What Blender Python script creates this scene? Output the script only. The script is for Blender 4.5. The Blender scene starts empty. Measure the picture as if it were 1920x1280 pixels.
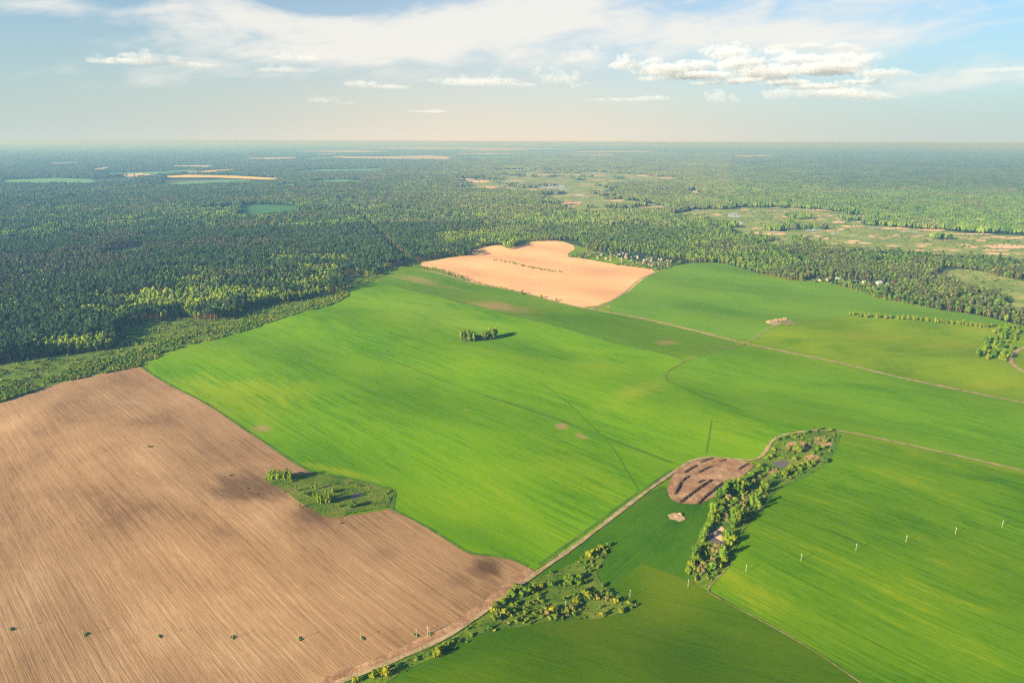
import bpy, bmesh, math, random
import numpy as np
from mathutils import Vector, Matrix
from mathutils.geometry import delaunay_2d_cdt
rad = math.radians
scene = bpy.context.scene
COL = scene.collection

# ------------------------------------------------------------------ camera, light, exposure
EYE = 320.0                      # flying height in metres
FPX, HZ, ROLL = 1280.0, 266.0, 0.0036   # 24 mm lens on a 36 mm frame; where the infinite horizon falls
PITCH = math.atan((640 - HZ) / FPX)
cam = bpy.data.cameras.new('camera')
cam.lens, cam.sensor_width = 24.0, 36.0
cam.clip_start, cam.clip_end = 1.0, 400000.0
camo = bpy.data.objects.new('camera', cam)
COL.objects.link(camo)
camo.matrix_world = Matrix.Translation((0, 0, EYE)) @ Matrix.Rotation(math.pi / 2 - PITCH, 4, 'X') @ Matrix.Rotation(ROLL, 4, 'Z')
scene.camera = camo

SUN_EL, SUN_AZ = rad(20.0), rad(35.0)          # low sun, behind and to the left of the camera
to_sun = Vector((-math.cos(SUN_AZ) * math.cos(SUN_EL), -math.sin(SUN_AZ) * math.cos(SUN_EL), math.sin(SUN_EL)))
sun = bpy.data.lights.new('sun', 'SUN')
sun.energy, sun.angle, sun.color = 5.0, rad(0.5), (1.0, 0.85, 0.60)
suno = bpy.data.objects.new('sun', sun)
suno.rotation_euler = (-to_sun).to_track_quat('-Z', 'Y').to_euler()
suno.location = (0, 0, 900)
COL.objects.link(suno)

scene.view_settings.view_transform = 'Standard'
scene.view_settings.look = 'None'
scene.view_settings.gamma = 1.0
scene.view_settings.use_curve_mapping = False
scene.view_settings.exposure = 1.72
scene.cycles.use_denoising = False
scene.cycles.filter_width = 1.3
scene.cycles.transparent_max_bounces = 24
scene.cycles.max_bounces = 7
scene.cycles.volume_bounces = 5
scene.cycles.use_adaptive_sampling = False


class N:
    """short hand for building a node tree"""
    def __init__(s, tree): s.t = tree
    def add(s, typ, **kw):
        n = s.t.nodes.new(typ)
        for k, v in kw.items():
            if k == 'inp':
                for i, x in v.items():
                    if isinstance(x, bpy.types.NodeSocket): s.t.links.new(x, n.inputs[i])
                    else: n.inputs[i].default_value = x
            else: setattr(n, k, v)
        return n
    def math(s, op, a, b=0.0, c=None, clamp=False):
        d = {0: a, 1: b}
        if c is not None: d[2] = c
        return s.add('ShaderNodeMath', operation=op, use_clamp=clamp, inp=d).outputs[0]
    def mixc(s, f, a, b, blend='MIX'):
        n = s.add('ShaderNodeMix', data_type='RGBA', blend_type=blend)
        for i, x in ((0, f), (6, a), (7, b)):
            if isinstance(x, bpy.types.NodeSocket): s.t.links.new(x, n.inputs[i])
            else: n.inputs[i].default_value = x if not isinstance(x, tuple) or len(x) == 4 else (*x, 1)
        return n.outputs[2]
    def ramp(s, f, lo, hi, a=0.0, b=1.0):
        return s.add('ShaderNodeMapRange', interpolation_type='SMOOTHSTEP', inp={0: f, 1: lo, 2: hi, 3: a, 4: b}).outputs[0]
    def noise(s, vec, scale, detail=3.0, rough=0.55, dist=0.0):
        return s.add('ShaderNodeTexNoise', inp={'Vector': vec, 'Scale': scale, 'Detail': detail, 'Roughness': rough, 'Distortion': dist}).outputs[0]


# ------------------------------------------------------------------ sky
def pix_ray(px, py):
    x, d = (px - 960) / FPX, (py - 640) / FPX
    c, s = math.cos(ROLL), math.sin(ROLL)
    x, d = c * x + s * d, -s * x + c * d
    return Vector((x, math.cos(PITCH) - d * math.sin(PITCH), -(math.sin(PITCH) + d * math.cos(PITCH)))).normalized()

def pix_azel(px, py):
    r = pix_ray(px, py)
    return math.atan2(r.x, r.y), math.asin(r.z)

world = bpy.data.worlds.new('World')
scene.world = world
world.use_nodes = True
W = N(world.node_tree)
world.node_tree.nodes.clear()
sky = W.add('ShaderNodeTexSky', sky_type='NISHITA', sun_disc=False, sun_elevation=SUN_EL,
            sun_rotation=math.atan2(to_sun.x, to_sun.y), air_density=1.0, dust_density=1.2, ozone_density=1.5)
tc = W.add('ShaderNodeTexCoord').outputs['Generated']
sep = W.add('ShaderNodeSeparateXYZ', inp={0: tc})
az = W.math('ARCTAN2', sep.outputs[0], sep.outputs[1])
el = W.math('ARCSINE', sep.outputs[2])
elp = W.math('MAXIMUM', el, 0.0)
# high thin cloud: stretched noise in azimuth and elevation, gathered in a few banks
cv = W.add('ShaderNodeCombineXYZ', inp={0: W.math('MULTIPLY', az, 1.0), 1: W.math('ADD', W.math('MULTIPLY', el, 3.2), W.math('MULTIPLY', az, -0.25)), 2: 0.7}).outputs[0]
wisp = W.noise(cv, 5.0, 7.0, 0.56, 0.5)
fine = W.noise(cv, 15.0, 6.0, 0.55, 0.8)
banks = [  # px, py, half width, half height, weight, tilt
    (760, 72, 340, 34, 0.95, -0.14), (960, 22, 150, 40, 0.70, -0.2), (620, 100, 260, 26, 0.35, -0.02), (140, 18, 260, 20, 0.60, 0.04), (440, 14, 190, 20, 0.55, 0.10), (560, 42, 150, 16, 0.35, 0.0),
    (1130, 50, 190, 50, 0.42, 0), (1600, 25, 330, 36, 0.62, -0.08), (1380, 60, 150, 26, 0.30, -0.05), (1800, 152, 260, 16, 0.55, -0.08), (1520, 88, 170, 34, 0.50, -0.05), (1000, 120, 200, 40, 0.30, 0), (1750, 130, 260, 60, 0.22, 0), (300, 75, 330, 40, 0.15, 0)]
bank = None
for px, py, hw, hh, wt, tilt in banks:
    a0, e0 = pix_azel(px, py)
    da = W.math('SUBTRACT', az, a0)
    u = W.math('DIVIDE', da, hw / FPX)
    v = W.math('DIVIDE', W.math('ADD', W.math('SUBTRACT', el, e0), W.math('MULTIPLY', da, tilt)), hh / FPX)
    q = W.math('EXPONENT', W.math('MULTIPLY', W.math('ADD', W.math('MULTIPLY', u, u), W.math('MULTIPLY', v, v)), -1.0))
    q = W.math('MULTIPLY', q, wt)
    bank = q if bank is None else W.math('ADD', bank, q)
dens = W.math('ADD', bank, W.math('ADD', W.math('MULTIPLY', W.math('SUBTRACT', wisp, 0.5), 1.7), W.math('MULTIPLY', W.math('SUBTRACT', fine, 0.5), 0.8)))
cirrus = W.ramp(dens, 0.22, 0.98)
# pale, warm air low over the horizon
da = W.math('DIVIDE', W.math('ADD', az, 0.02), 0.42)
low = W.math('EXPONENT', W.math('MULTIPLY', elp, -7.6))
warm = W.math('EXPONENT', W.math('MULTIPLY', W.math('MULTIPLY', da, da), -1.0))
hcol = W.mixc(warm, (0.172, 0.212, 0.212), (0.285, 0.252, 0.214))
SKY = 0.05
base = W.mixc(1.0, sky.outputs[0], (SKY * 0.56, SKY * 0.84, SKY * 1.02), 'MULTIPLY')
c1 = W.mixc(W.math('MULTIPLY', low, 0.96), base, hcol)
c2 = W.mixc(W.math('MULTIPLY', cirrus, 0.86), c1, (0.290, 0.280, 0.256))
bg = W.add('ShaderNodeBackground', inp={0: c2, 1: 1.0})
out = W.add('ShaderNodeOutputWorld', inp={0: bg.outputs[0]})


# ------------------------------------------------------------------ ground plan
rng = np.random.default_rng(7)
random.seed(7)

def ground(px, py):
    """where a point of the photograph's ground lies, metres"""
    r = pix_ray(px, py)
    t = EYE / -r.z
    return (r.x * t, r.y * t)

def G(pts): return np.array([ground(*p) for p in pts])

def roll_h(x, y):
    """gently rolling land, flat beyond the fields"""
    x, y = np.asarray(x, float), np.asarray(y, float)
    h = 1.5 * np.sin(x / 61 + y / 47) + 1.1 * np.sin(x / 83 - y / 59 + 1.3) + 0.8 * np.sin(y / 37 + 0.4 * np.sin(x / 50)) + 0.5 * np.sin(x / 29 + 2.0)
    r = np.hypot(x, y - 900)
    t = np.clip((2200 - r) / 900, 0, 1)
    return h * t * t * (3 - 2 * t)

def vnoise(x, y, seed=0):
    """smooth value noise 0..1"""
    xi, yi = np.floor(x).astype(np.int64), np.floor(y).astype(np.int64)
    fx, fy = x - xi, y - yi
    fx, fy = fx * fx * (3 - 2 * fx), fy * fy * (3 - 2 * fy)
    def h(a, b):
        n = (a * 374761393 + b * 668265263 + seed * 1442695041) & 0x7fffffff
        n = ((n ^ (n >> 13)) * 1274126177) & 0x7fffffff
        return ((n ^ (n >> 16)) & 0xffff) / 65535.0
    return (h(xi, yi) * (1 - fx) + h(xi + 1, yi) * fx) * (1 - fy) + (h(xi, yi + 1) * (1 - fx) + h(xi + 1, yi + 1) * fx) * fy

def fbm(x, y, seed=0, oct=3):
    s, a, t = 0, 0.5, 0
    for i in range(oct):
        s = s + a * vnoise(x * 2 ** i, y * 2 ** i, seed + i); t += a; a *= 0.5
    return s / t

def inside(P, poly):
    x, y = P[:, 0], P[:, 1]
    r = np.zeros(len(P), bool)
    n = len(poly)
    for i in range(n):
        (x1, y1), (x2, y2) = poly[i], poly[(i + 1) % n]
        if y1 == y2: continue
        c = ((y1 > y) != (y2 > y)) & (x < (x2 - x1) * (y - y1) / (y2 - y1) + x1)
        r ^= c
    return r

def edge_dist(P, line):
    d = np.full(len(P), 1e9)
    for a, b in zip(line[:-1], line[1:]):
        v = b - a
        t = np.clip(((P - a) @ v) / max(v @ v, 1e-9), 0, 1)
        d = np.minimum(d, np.hypot(*(P - (a + t[:, None] * v)).T))
    return d

def chaikin(P, closed, n=2):
    for _ in range(n):
        Q = np.roll(P, -1, 0) if closed else P[1:]
        A = P if closed else P[:-1]
        R = np.empty((2 * len(A), 2))
        R[0::2], R[1::2] = 0.78 * A + 0.22 * Q, 0.22 * A + 0.78 * Q
        P = R if closed else np.vstack([P[:1], R, P[-1:]])
    return P

def densify(P, step, closed):
    out = []
    n = len(P)
    for i in range(n if closed else n - 1):
        a, b = P[i], P[(i + 1) % n]
        k = max(1, int(np.hypot(*(b - a)) / step))
        for j in range(k): out.append(a + (b - a) * j / k)
    if not closed: out.append(P[-1])
    return np.array(out)

def link_mesh(name, verts, faces, mat, parent=None, kind=None, smooth=False, mats=None, midx=None):
    me = bpy.data.meshes.new(name)
    me.from_pydata([tuple(map(float, v)) for v in verts], [], [tuple(int(i) for i in f) for f in faces])
    for m in (mats or [mat]): me.materials.append(m)
    if midx is not None: me.polygons.foreach_set('material_index', midx)
    if smooth: me.polygons.foreach_set('use_smooth', [True] * len(me.polygons))
    me.update()
    o = bpy.data.objects.new(name, me)
    COL.objects.link(o)
    if parent: o.parent = parent
    if kind: o['kind'] = kind
    return o

def sheet_geo(P, dz, step=12.0, wob=0.8):
    """a polygon laid on the rolling land, with points all over it"""
    P = densify(P, step, True)
    if wob: P = P + wob * (np.stack([vnoise(P[:, 0] / 9, P[:, 1] / 9, 3), vnoise(P[:, 0] / 9, P[:, 1] / 9, 4)], 1) - 0.5) * 2
    lo, hi = P.min(0), P.max(0)
    gx, gy = np.meshgrid(np.arange(lo[0], hi[0], step), np.arange(lo[1], hi[1], step))
    Q = np.stack([gx.ravel(), gy.ravel()], 1)
    Q = Q[inside(Q, P)]
    if len(Q): Q = Q[edge_dist(Q, np.vstack([P, P[:1]])) > step * 0.4]
    A = np.vstack([P, Q]) if len(Q) else P
    v, e, f, *_ = delaunay_2d_cdt([Vector(p) for p in A], [], [list(range(len(P)))], 1, 1e-4)
    v = np.array([(p[0], p[1]) for p in v])
    z = roll_h(v[:, 0], v[:, 1]) + dz
    return np.column_stack([v, z]), f

def sheet(name, px, dz, mat, smooth=1, step=12.0, wob=0.8, pts=None):
    P = G(px) if pts is None else pts
    if smooth: P = chaikin(P, True, smooth)
    v, f = sheet_geo(P, dz, step, wob)
    return link_mesh(name, v, f, mat, kind='structure', smooth=True)

def sheets(name, plist, dz, mat, smooth=2, step=12.0, wob=0.8):
    """several patches of one kind of ground"""
    V, F, n = [], [], 0
    for P in plist:
        v, f = sheet_geo(chaikin(P, True, smooth) if smooth else P, dz, step, wob)
        V.append(v); F += [[i + n for i in q] for q in f]; n += len(v)
    return link_mesh(name, np.vstack(V), F, mat, kind='structure', smooth=True)

def ribbon_geo(P, width, dz, step=10.0, wob=0.55, smooth=2):
    P = densify(chaikin(P, False, smooth) if smooth else P, step, False)
    T = np.gradient(P, axis=0); T /= np.maximum(np.hypot(*T.T), 1e-9)[:, None]
    Nn = np.stack([-T[:, 1], T[:, 0]], 1)
    w = width * 0.5 * (1 + wob * (fbm(P[:, 0] / 14, P[:, 1] / 14, 9) - 0.5) * 2)[:, None]
    L, R = P + Nn * w, P - Nn * w
    V = np.empty((len(P) * 2, 3))
    V[0::2, :2], V[1::2, :2] = L, R
    V[:, 2] = roll_h(V[:, 0], V[:, 1]) + dz
    return V, [(2 * i, 2 * i + 1, 2 * i + 3, 2 * i + 2) for i in range(len(P) - 1)]

def ribbon(name, lines, width, dz, mat, **kw):
    V, F, n = [], [], 0
    for ln in lines:
        v, f = ribbon_geo(G(ln), width, dz, **kw)
        V.append(v); F += [tuple(i + n for i in q) for q in f]; n += len(v)
    return link_mesh(name, np.vstack(V), F, mat, kind='structure', smooth=True)


# ------------------------------------------------------------------ materials
def new_mat(name):
    m = bpy.data.materials.new(name)
    m.use_nodes = True
    m.node_tree.nodes.clear()
    n = N(m.node_tree)
    return m, n

def finish(n, color, rough=0.95, bump=None, bdist=0.3, bstr=0.5, spec=0.1, extra=None):
    b = n.add('ShaderNodeBsdfPrincipled', inp={'Base Color': color if isinstance(color, bpy.types.NodeSocket) else (*color, 1), 'Roughness': rough, 'Specular IOR Level': spec})
    if bump is not None:
        bn = n.add('ShaderNodeBump', inp={'Height': bump, 'Distance': bdist, 'Strength': bstr})
        n.t.links.new(bn.outputs[0], b.inputs['Normal'])
    n.add('ShaderNodeOutputMaterial', inp={0: b.outputs[0]})

def rows(n, angle):
    """world position turned so that x runs along the drill rows"""
    pos = n.add('ShaderNodeNewGeometry').outputs['Position']
    return n.add('ShaderNodeVectorRotate', rotation_type='Z_AXIS', inp={'Vector': pos, 'Angle': -rad(angle)}).outputs[0]

def scaled(n, v, sx, sy): return n.add('ShaderNodeVectorMath', operation='MULTIPLY', inp={0: v, 1: (sx, sy, 0.0)}).outputs[0]

def crop_mat(name, dark, mid, light, angle, stripe=0.35, patch=(0.004, 0.009), bare=None, bare_at=0.7, seed=0.0, lightamt=1.0, spots=()):
    m, n = new_mat(name)
    v = n.add('ShaderNodeVectorMath', operation='ADD', inp={0: rows(n, angle), 1: (seed * 531, seed * 217, seed * 10)}).outputs[0]
    big = n.noise(scaled(n, v, patch[0], patch[1]), 1.0, 5.0, 0.6, 0.6)
    st = n.noise(scaled(n, v, 0.010, 0.42), 1.0, 3.0, 0.65)
    st2 = n.noise(scaled(n, v, 0.016, 0.11), 1.0, 5.0, 0.68)
    sp = n.noise(scaled(n, v, 0.14, 0.22), 1.0, 5.0, 0.7)
    f = n.math('ADD', n.math('MULTIPLY', n.math('SUBTRACT', st, 0.5), stripe * 2.3), n.math('MULTIPLY', n.math('SUBTRACT', st2, 0.5), stripe * 1.5))
    f = n.math('ADD', f, n.math('MULTIPLY', n.math('SUBTRACT', sp, 0.5), 0.6))
    yy = n.add('ShaderNodeSeparateXYZ', inp={0: v}).outputs[1]
    w1 = n.math('ABSOLUTE', n.math('SUBTRACT', n.math('FRACT', n.math('DIVIDE', yy, 27.0)), 0.5))       # paired wheel marks of the sprayer
    tram = n.math('MULTIPLY', n.ramp(n.math('ABSOLUTE', n.math('SUBTRACT', w1, 0.034)), 0.006, 0.016, 1.0, 0.0), n.ramp(st2, 0.3, 0.6))
    f = n.math('SUBTRACT', f, n.math('MULTIPLY', tram, 0.35))
    g1 = n.ramp(n.math('ADD', big, n.math('MULTIPLY', f, 0.55)), 0.22, 0.56)
    c = n.mixc(g1, dark, mid)
    g2 = n.math('MULTIPLY', n.ramp(n.math('ADD', big, n.math('MULTIPLY', f, 0.45)), 0.52, 0.80), lightamt)
    c = n.mixc(g2, c, light)
    for (x, y, dx, dy, turn, k, sc) in spots:      # stretches of thinner, yellower or darker crop
        pos = n.add('ShaderNodeNewGeometry').outputs['Position']
        q = n.add('ShaderNodeVectorMath', operation='SUBTRACT', inp={0: pos, 1: (x, y, 0)}).outputs[0]
        q = n.add('ShaderNodeVectorRotate', rotation_type='Z_AXIS', inp={'Vector': q, 'Angle': -turn}).outputs[0]
        q = n.add('ShaderNodeVectorMath', operation='MULTIPLY', inp={0: q, 1: (1 / dx, 1 / dy, 0)}).outputs[0]
        d = n.add('ShaderNodeVectorMath', operation='LENGTH', inp={0: q}).outputs['Value']
        e = n.math('ADD', d, n.math('MULTIPLY', n.math('SUBTRACT', n.noise(scaled(n, v, 0.012, 0.05), 1.0, 6.0, 0.65, 0.5), 0.5), 2.2))
        e = n.math('ADD', e, n.math('MULTIPLY', f, -0.8))
        c = n.mixc(n.ramp(e, 0.1, 1.2, k, 0.0), c, sc)
    if bare:
        b2 = n.noise(scaled(n, v, 0.006, 0.016), 1.0, 6.0, 0.65, 0.8)
        c = n.mixc(n.math('MULTIPLY', n.ramp(b2, bare_at, bare_at + 0.10), 0.75), c, bare)
    finish(n, c, 0.9, bump=n.math('ADD', st, sp), bdist=0.5, bstr=0.35, spec=0.0)
    return m

def soil_mat(name, dark, mid, light, angle, stripe=0.5, wet=None):
    m, n = new_mat(name)
    v = rows(n, angle)
    big = n.noise(scaled(n, v, 0.0045, 0.0075), 1.0, 5.0, 0.58, 0.8)
    st = n.noise(scaled(n, v, 0.005, 0.36), 1.0, 2.0, 0.6)
    st2 = n.noise(scaled(n, v, 0.012, 0.85), 1.0, 3.0, 0.65)
    sp = n.noise(scaled(n, v, 0.07, 0.40), 1.0, 5.0, 0.72)
    f = n.math('ADD', n.math('MULTIPLY', n.math('SUBTRACT', st, 0.5), stripe * 1.5), n.math('MULTIPLY', n.math('SUBTRACT', st2, 0.5), stripe * 1.5))
    f = n.math('ADD', f, n.math('MULTIPLY', n.math('SUBTRACT', sp, 0.5), stripe * 1.4))
    g = n.math('ADD', n.math('ADD', n.math('MULTIPLY', n.math('SUBTRACT', big, 0.5), 1.7), n.math('MULTIPLY', n.math('SUBTRACT', n.noise(scaled(n, v, 0.011, 0.016), 1.0, 4.0, 0.6), 0.5), 0.8)), f)
    c = n.mixc(n.ramp(g, -0.5, 0.1), dark, mid)
    c = n.mixc(n.ramp(g, 0.0, 0.55), c, light)
    for (x, y, r, k) in (wet or []):     # damp hollows
        pos = n.add('ShaderNodeNewGeometry').outputs['Position']
        d = n.add('ShaderNodeVectorMath', operation='DISTANCE', inp={0: n.add('ShaderNodeVectorMath', operation='MULTIPLY', inp={0: pos, 1: (1, 1, 0)}).outputs[0], 1: (x, y, 0)}).outputs['Value']
        e = n.math('ADD', n.math('DIVIDE', d, r), n.math('MULTIPLY', n.math('SUBTRACT', n.noise(scaled(n, v, 0.02, 0.09), 1.0, 5.0, 0.65), 0.5), 1.6))
        c = n.mixc(n.ramp(e, 0.2, 1.15, k, 0.0), c, tuple(0.42 * q for q in dark))
    finish(n, c, 0.95, bump=n.math('ADD', st2, sp), bdist=0.5, bstr=0.5)
    return m

def rough_mat(name, a, b, c3=None, scale=0.05, detail=6.0, c3at=0.58):
    m, n = new_mat(name)
    pos = n.add('ShaderNodeNewGeometry').outputs['Position']
    q = n.noise(pos, scale, detail, 0.65, 0.4)
    q2 = n.noise(pos, scale * 7, 4.0, 0.6)
    f = n.math('ADD', q, n.math('MULTIPLY', n.math('SUBTRACT', q2, 0.5), 0.5))
    c = n.mixc(n.ramp(f, 0.32, 0.66), a, b)
    if c3: c = n.mixc(n.ramp(q, c3at, c3at + 0.12), c, c3)
    finish(n, c, 0.95, bump=f, bdist=1.0, bstr=0.6)
    return m

def tint_mat(name, col, var=0.35, trans=0.25):
    """foliage; every instance of a wood carries its own tint, every single tree its own random shade"""
    m, n = new_mat(name)
    rnd = n.add('ShaderNodeObjectInfo').outputs['Random']
    geo = n.add('ShaderNodeNewGeometry')
    isl = geo.outputs['Random Per Island']
    k = n.math('ADD', 1.0 - var, n.math('MULTIPLY', n.math('ADD', n.math('MULTIPLY', rnd, 1.2), n.math('MULTIPLY', isl, 0.8)), var))
    base = (*col, 1) if col else n.add('ShaderNodeAttribute', attribute_type='INSTANCER', attribute_name='tint').outputs['Color']
    kk = n.add('ShaderNodeCombineXYZ', inp={0: n.math('ADD', k, n.math('MULTIPLY', n.math('SUBTRACT', rnd, 0.5), 0.25)), 1: k, 2: k}).outputs[0]
    c = n.add('ShaderNodeVectorMath', operation='MULTIPLY', inp={0: base if col is None else base[:3], 1: kk}).outputs[0]
    d = n.add('ShaderNodeBsdfDiffuse', inp={0: c})
    t = n.add('ShaderNodeBsdfTranslucent', inp={0: c})
    mx = n.add('ShaderNodeMixShader', inp={0: trans, 1: d.outputs[0], 2: t.outputs[0]})
    n.add('ShaderNodeOutputMaterial', inp={0: mx.outputs[0]})
    return m

def plain_mat(name, col, rough=0.8, spec=0.3, vary=0.2, scale=0.5):
    m, n = new_mat(name)
    pos = n.add('ShaderNodeNewGeometry').outputs['Position']
    q = n.noise(pos, scale, 4.0, 0.6)
    c = n.mixc(q, tuple(x * (1 - vary) for x in col), tuple(x * (1 + vary) for x in col))
    finish(n, c, rough, spec=spec)
    return m

ROW = -45.0
def spot(p0, p1, wide, k, col):
    """a patch between two ground points given in the picture"""
    a, b = np.array(ground(*p0)), np.array(ground(*p1))
    c, d = (a + b) / 2, b - a
    return (*c, np.hypot(*d) / 2, wide, math.atan2(d[1], d[0]), k, col)
LT, DK, BARE = (0.205, 0.275, 0.006), (0.036, 0.125, 0.002), (0.26, 0.19, 0.08)
wheat_spots = [spot((300, 700), (560, 790), 55, 0.60, LT), spot((430, 720), (600, 745), 40, 0.48, LT), spot((700, 545), (960, 640), 90, 0.35, (0.19, 0.27, 0.03)), spot((1120, 775), (1255, 705), 24, 0.55, (0.22, 0.27, 0.02)),
               spot((1040, 690), (1180, 680), 60, 0.28, LT), spot((470, 830), (760, 900), 50, 0.36, DK), spot((800, 960), (1000, 1045), 30, 0.40, DK), spot((620, 700), (900, 800), 70, 0.24, DK), spot((1000, 840), (1180, 960), 40, 0.28, LT), spot((1310, 800), (1430, 800), 40, 0.24, LT), spot((560, 866), (730, 903), 8, 0.64, LT), spot((1040, 797), (1066, 801), 13, 1.0, BARE), spot((1080, 812), (1098, 824), 7, 0.8, BARE), spot((468, 795), (512, 806), 12, 1.0, BARE), spot((862, 768), (880, 771), 3, 0.8, BARE)]
olive_spots = [spot((870, 565), (1000, 585), 40, 0.75, (0.27, 0.19, 0.08)), spot((720, 512), (860, 540), 30, 0.6, (0.24, 0.18, 0.07)), spot((1225, 640), (1275, 641), 18, 0.8, BARE)]
wet_spots = [(*ground(450, 912), 42, 0.72), (*ground(515, 925), 26, 0.58), (*ground(590, 965), 26, 0.62), (*ground(915, 1062), 18, 0.84), (*ground(720, 1035), 16, 0.30), (*ground(860, 1090), 14, 0.34)]
M = {}
M['wheat'] = crop_mat('wheat_field', (0.052, 0.155, 0.001), (0.110, 0.228, 0.002), (0.195, 0.272, 0.004), ROW, 0.58, bare=(0.20, 0.22, 0.05), bare_at=0.76, lightamt=0.6, spots=wheat_spots)
M['wheat_b'] = crop_mat('wheat_field_beyond', (0.050, 0.145, 0.004), (0.104, 0.212, 0.005), (0.185, 0.250, 0.010), -40, 0.40, seed=1.0, lightamt=0.7)
M['wheat_far'] = crop_mat('wheat_field_far', (0.070, 0.170, 0.014), (0.112, 0.215, 0.016), (0.150, 0.235, 0.020), -46, 0.34, seed=2.0, lightamt=0.5)
M['olive'] = crop_mat('olive_strip', (0.055, 0.135, 0.004), (0.090, 0.172, 0.007), (0.18, 0.175, 0.040), ROW, 0.24, seed=3.0, bare=(0.26, 0.19, 0.11), bare_at=0.66, spots=olive_spots)
M['pasture'] = crop_mat('pasture', (0.075, 0.155, 0.005), (0.135, 0.210, 0.006), (0.205, 0.240, 0.012), 10, 0.3, patch=(0.007, 0.010), seed=4.0)
M['barley'] = crop_mat('barley_field', (0.038, 0.118, 0.001), (0.088, 0.182, 0.002), (0.185, 0.238, 0.005), -47, 0.52, patch=(0.008, 0.016), seed=5.0, lightamt=0.8)
M['dark_grass'] = crop_mat('dark_grass', (0.034, 0.092, 0.001), (0.060, 0.118, 0.001), (0.106, 0.142, 0.003), -20, 0.22, patch=(0.008, 0.012), seed=6.0, lightamt=0.7, spots=[spot((1170, 1100), (1330, 1140), 60, 0.8, (0.090, 0.135, 0.004)), spot((1000, 1190), (1160, 1170), 30, 0.5, (0.075, 0.115, 0.004)), spot((1150, 1240), (1420, 1230), 45, 0.6, (0.024, 0.072, 0.002))])
M['meadow'] = crop_mat('meadow', (0.022, 0.082, 0.003), (0.045, 0.115, 0.004), (0.090, 0.140, 0.010), 48, 0.2, patch=(0.012, 0.02), seed=7.0, lightamt=0.6)
M['soil'] = soil_mat('ploughed_soil', (0.160, 0.090, 0.045), (0.280, 0.170, 0.088), (0.385, 0.250, 0.142), ROW, 0.52, wet_spots)
M['tan'] = soil_mat('pale_tilled_soil', (0.54, 0.285, 0.145), (0.62, 0.345, 0.175), (0.68, 0.39, 0.205), ROW, 0.12)
M['dug'] = rough_mat('dug_soil', (0.20, 0.110, 0.060), (0.37, 0.225, 0.130), (0.44, 0.29, 0.18), 0.07)
M['grasspath'] = rough_mat('grassy_track', (0.085, 0.125, 0.010), (0.20, 0.18, 0.07), scale=0.07)
M['road'] = rough_mat('dirt_road', (0.20, 0.155, 0.075), (0.36, 0.26, 0.16), scale=0.12)
M['path'] = plain_mat('farm_track', (0.27, 0.19, 0.105), 0.95, 0.1, 0.3, 0.08)
M['darkline'] = plain_mat('wheel_mark', (0.035, 0.095, 0.003), 0.95, 0.1, 0.3, 0.03)
M['faint'] = plain_mat('field_track', (0.070, 0.160, 0.003), 0.95, 0.1, 0.35, 0.03)
M['verge'] = rough_mat('verge', (0.035, 0.10, 0.010), (0.085, 0.155, 0.014), scale=0.06)
M['scrub'] = rough_mat('scrub_ground', (0.045, 0.100, 0.008), (0.120, 0.170, 0.014), (0.18, 0.150, 0.050), 0.05)
M['ride_shade'] = rough_mat('ride_shade', (0.010, 0.030, 0.012), (0.030, 0.062, 0.020), None, 0.02)  # ride floor darkened in its colour to stand in for tree shade
M['wetland'] = rough_mat('wetland', (0.120, 0.180, 0.035), (0.230, 0.260, 0.070), (0.36, 0.28, 0.14), 0.008, 7.0, 0.56)
M['clearing'] = rough_mat('clearing', (0.030, 0.11, 0.035), (0.06, 0.16, 0.045), None, 0.02)
M['sand'] = plain_mat('sand', (0.56, 0.37, 0.24), 0.95, 0.1, 0.15, 0.02)
M['rape'] = plain_mat('rapeseed_field', (0.60, 0.42, 0.08), 0.9, 0.1, 0.1, 0.005)
M['farfield'] = plain_mat('far_field', (0.11, 0.24, 0.10), 0.9, 0.1, 0.15, 0.002)
M['farsand'] = plain_mat('far_pale_field', (0.42, 0.36, 0.25), 0.9, 0.1, 0.2, 0.002)
m, n = new_mat('water'); finish(n, (0.10, 0.085, 0.075), 0.3, spec=0.25); M['water'] = m
m, n = new_mat('land')
pos = n.add('ShaderNodeNewGeometry').outputs['Position']
q1 = n.noise(pos, 0.0011, 6.0, 0.62, 0.6); q2 = n.noise(pos, 0.012, 6.0, 0.7); q3 = n.noise(pos, 0.0004, 3.0, 0.5)
fo = n.mixc(n.ramp(n.math('ADD', q1, n.math('MULTIPLY', n.math('SUBTRACT', q2, 0.5), 0.7)), 0.35, 0.72), (0.012, 0.034, 0.016), (0.055, 0.095, 0.030))
fo = n.mixc(n.ramp(n.math('ADD', q1, n.math('MULTIPLY', q3, 0.35)), 0.80, 0.86), fo, (0.16, 0.19, 0.09))
finish(n, fo, 0.95); M['land'] = m

# ------------------------------------------------------------------ the land
def axis(lo, hi, step, far):
    mid = list(np.arange(lo, hi + 1, step))
    out, d = [], step
    x = hi
    while x < far: d *= 1.35; x += d; out.append(x)
    neg, d, x = [], step, lo
    while x > -far: d *= 1.35; x -= d; neg.append(x)
    return np.array(neg[::-1] + mid + out)

FAR = 130000.0
ax, ay = axis(-1700, 1700, 20, FAR), axis(-400, 3100, 20, FAR)
gx, gy = np.meshgrid(ax, ay)
V = np.column_stack([gx.ravel(), gy.ravel(), roll_h(gx, gy).ravel() - 0.25])
nx = len(ax)
ii, jj = np.meshgrid(np.arange(nx - 1), np.arange(len(ay) - 1))
i0 = (jj * nx + ii).ravel()
link_mesh('ground', V, np.column_stack([i0, i0 + 1, i0 + nx + 1, i0 + nx]), M['land'], kind='structure', smooth=True)

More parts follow.
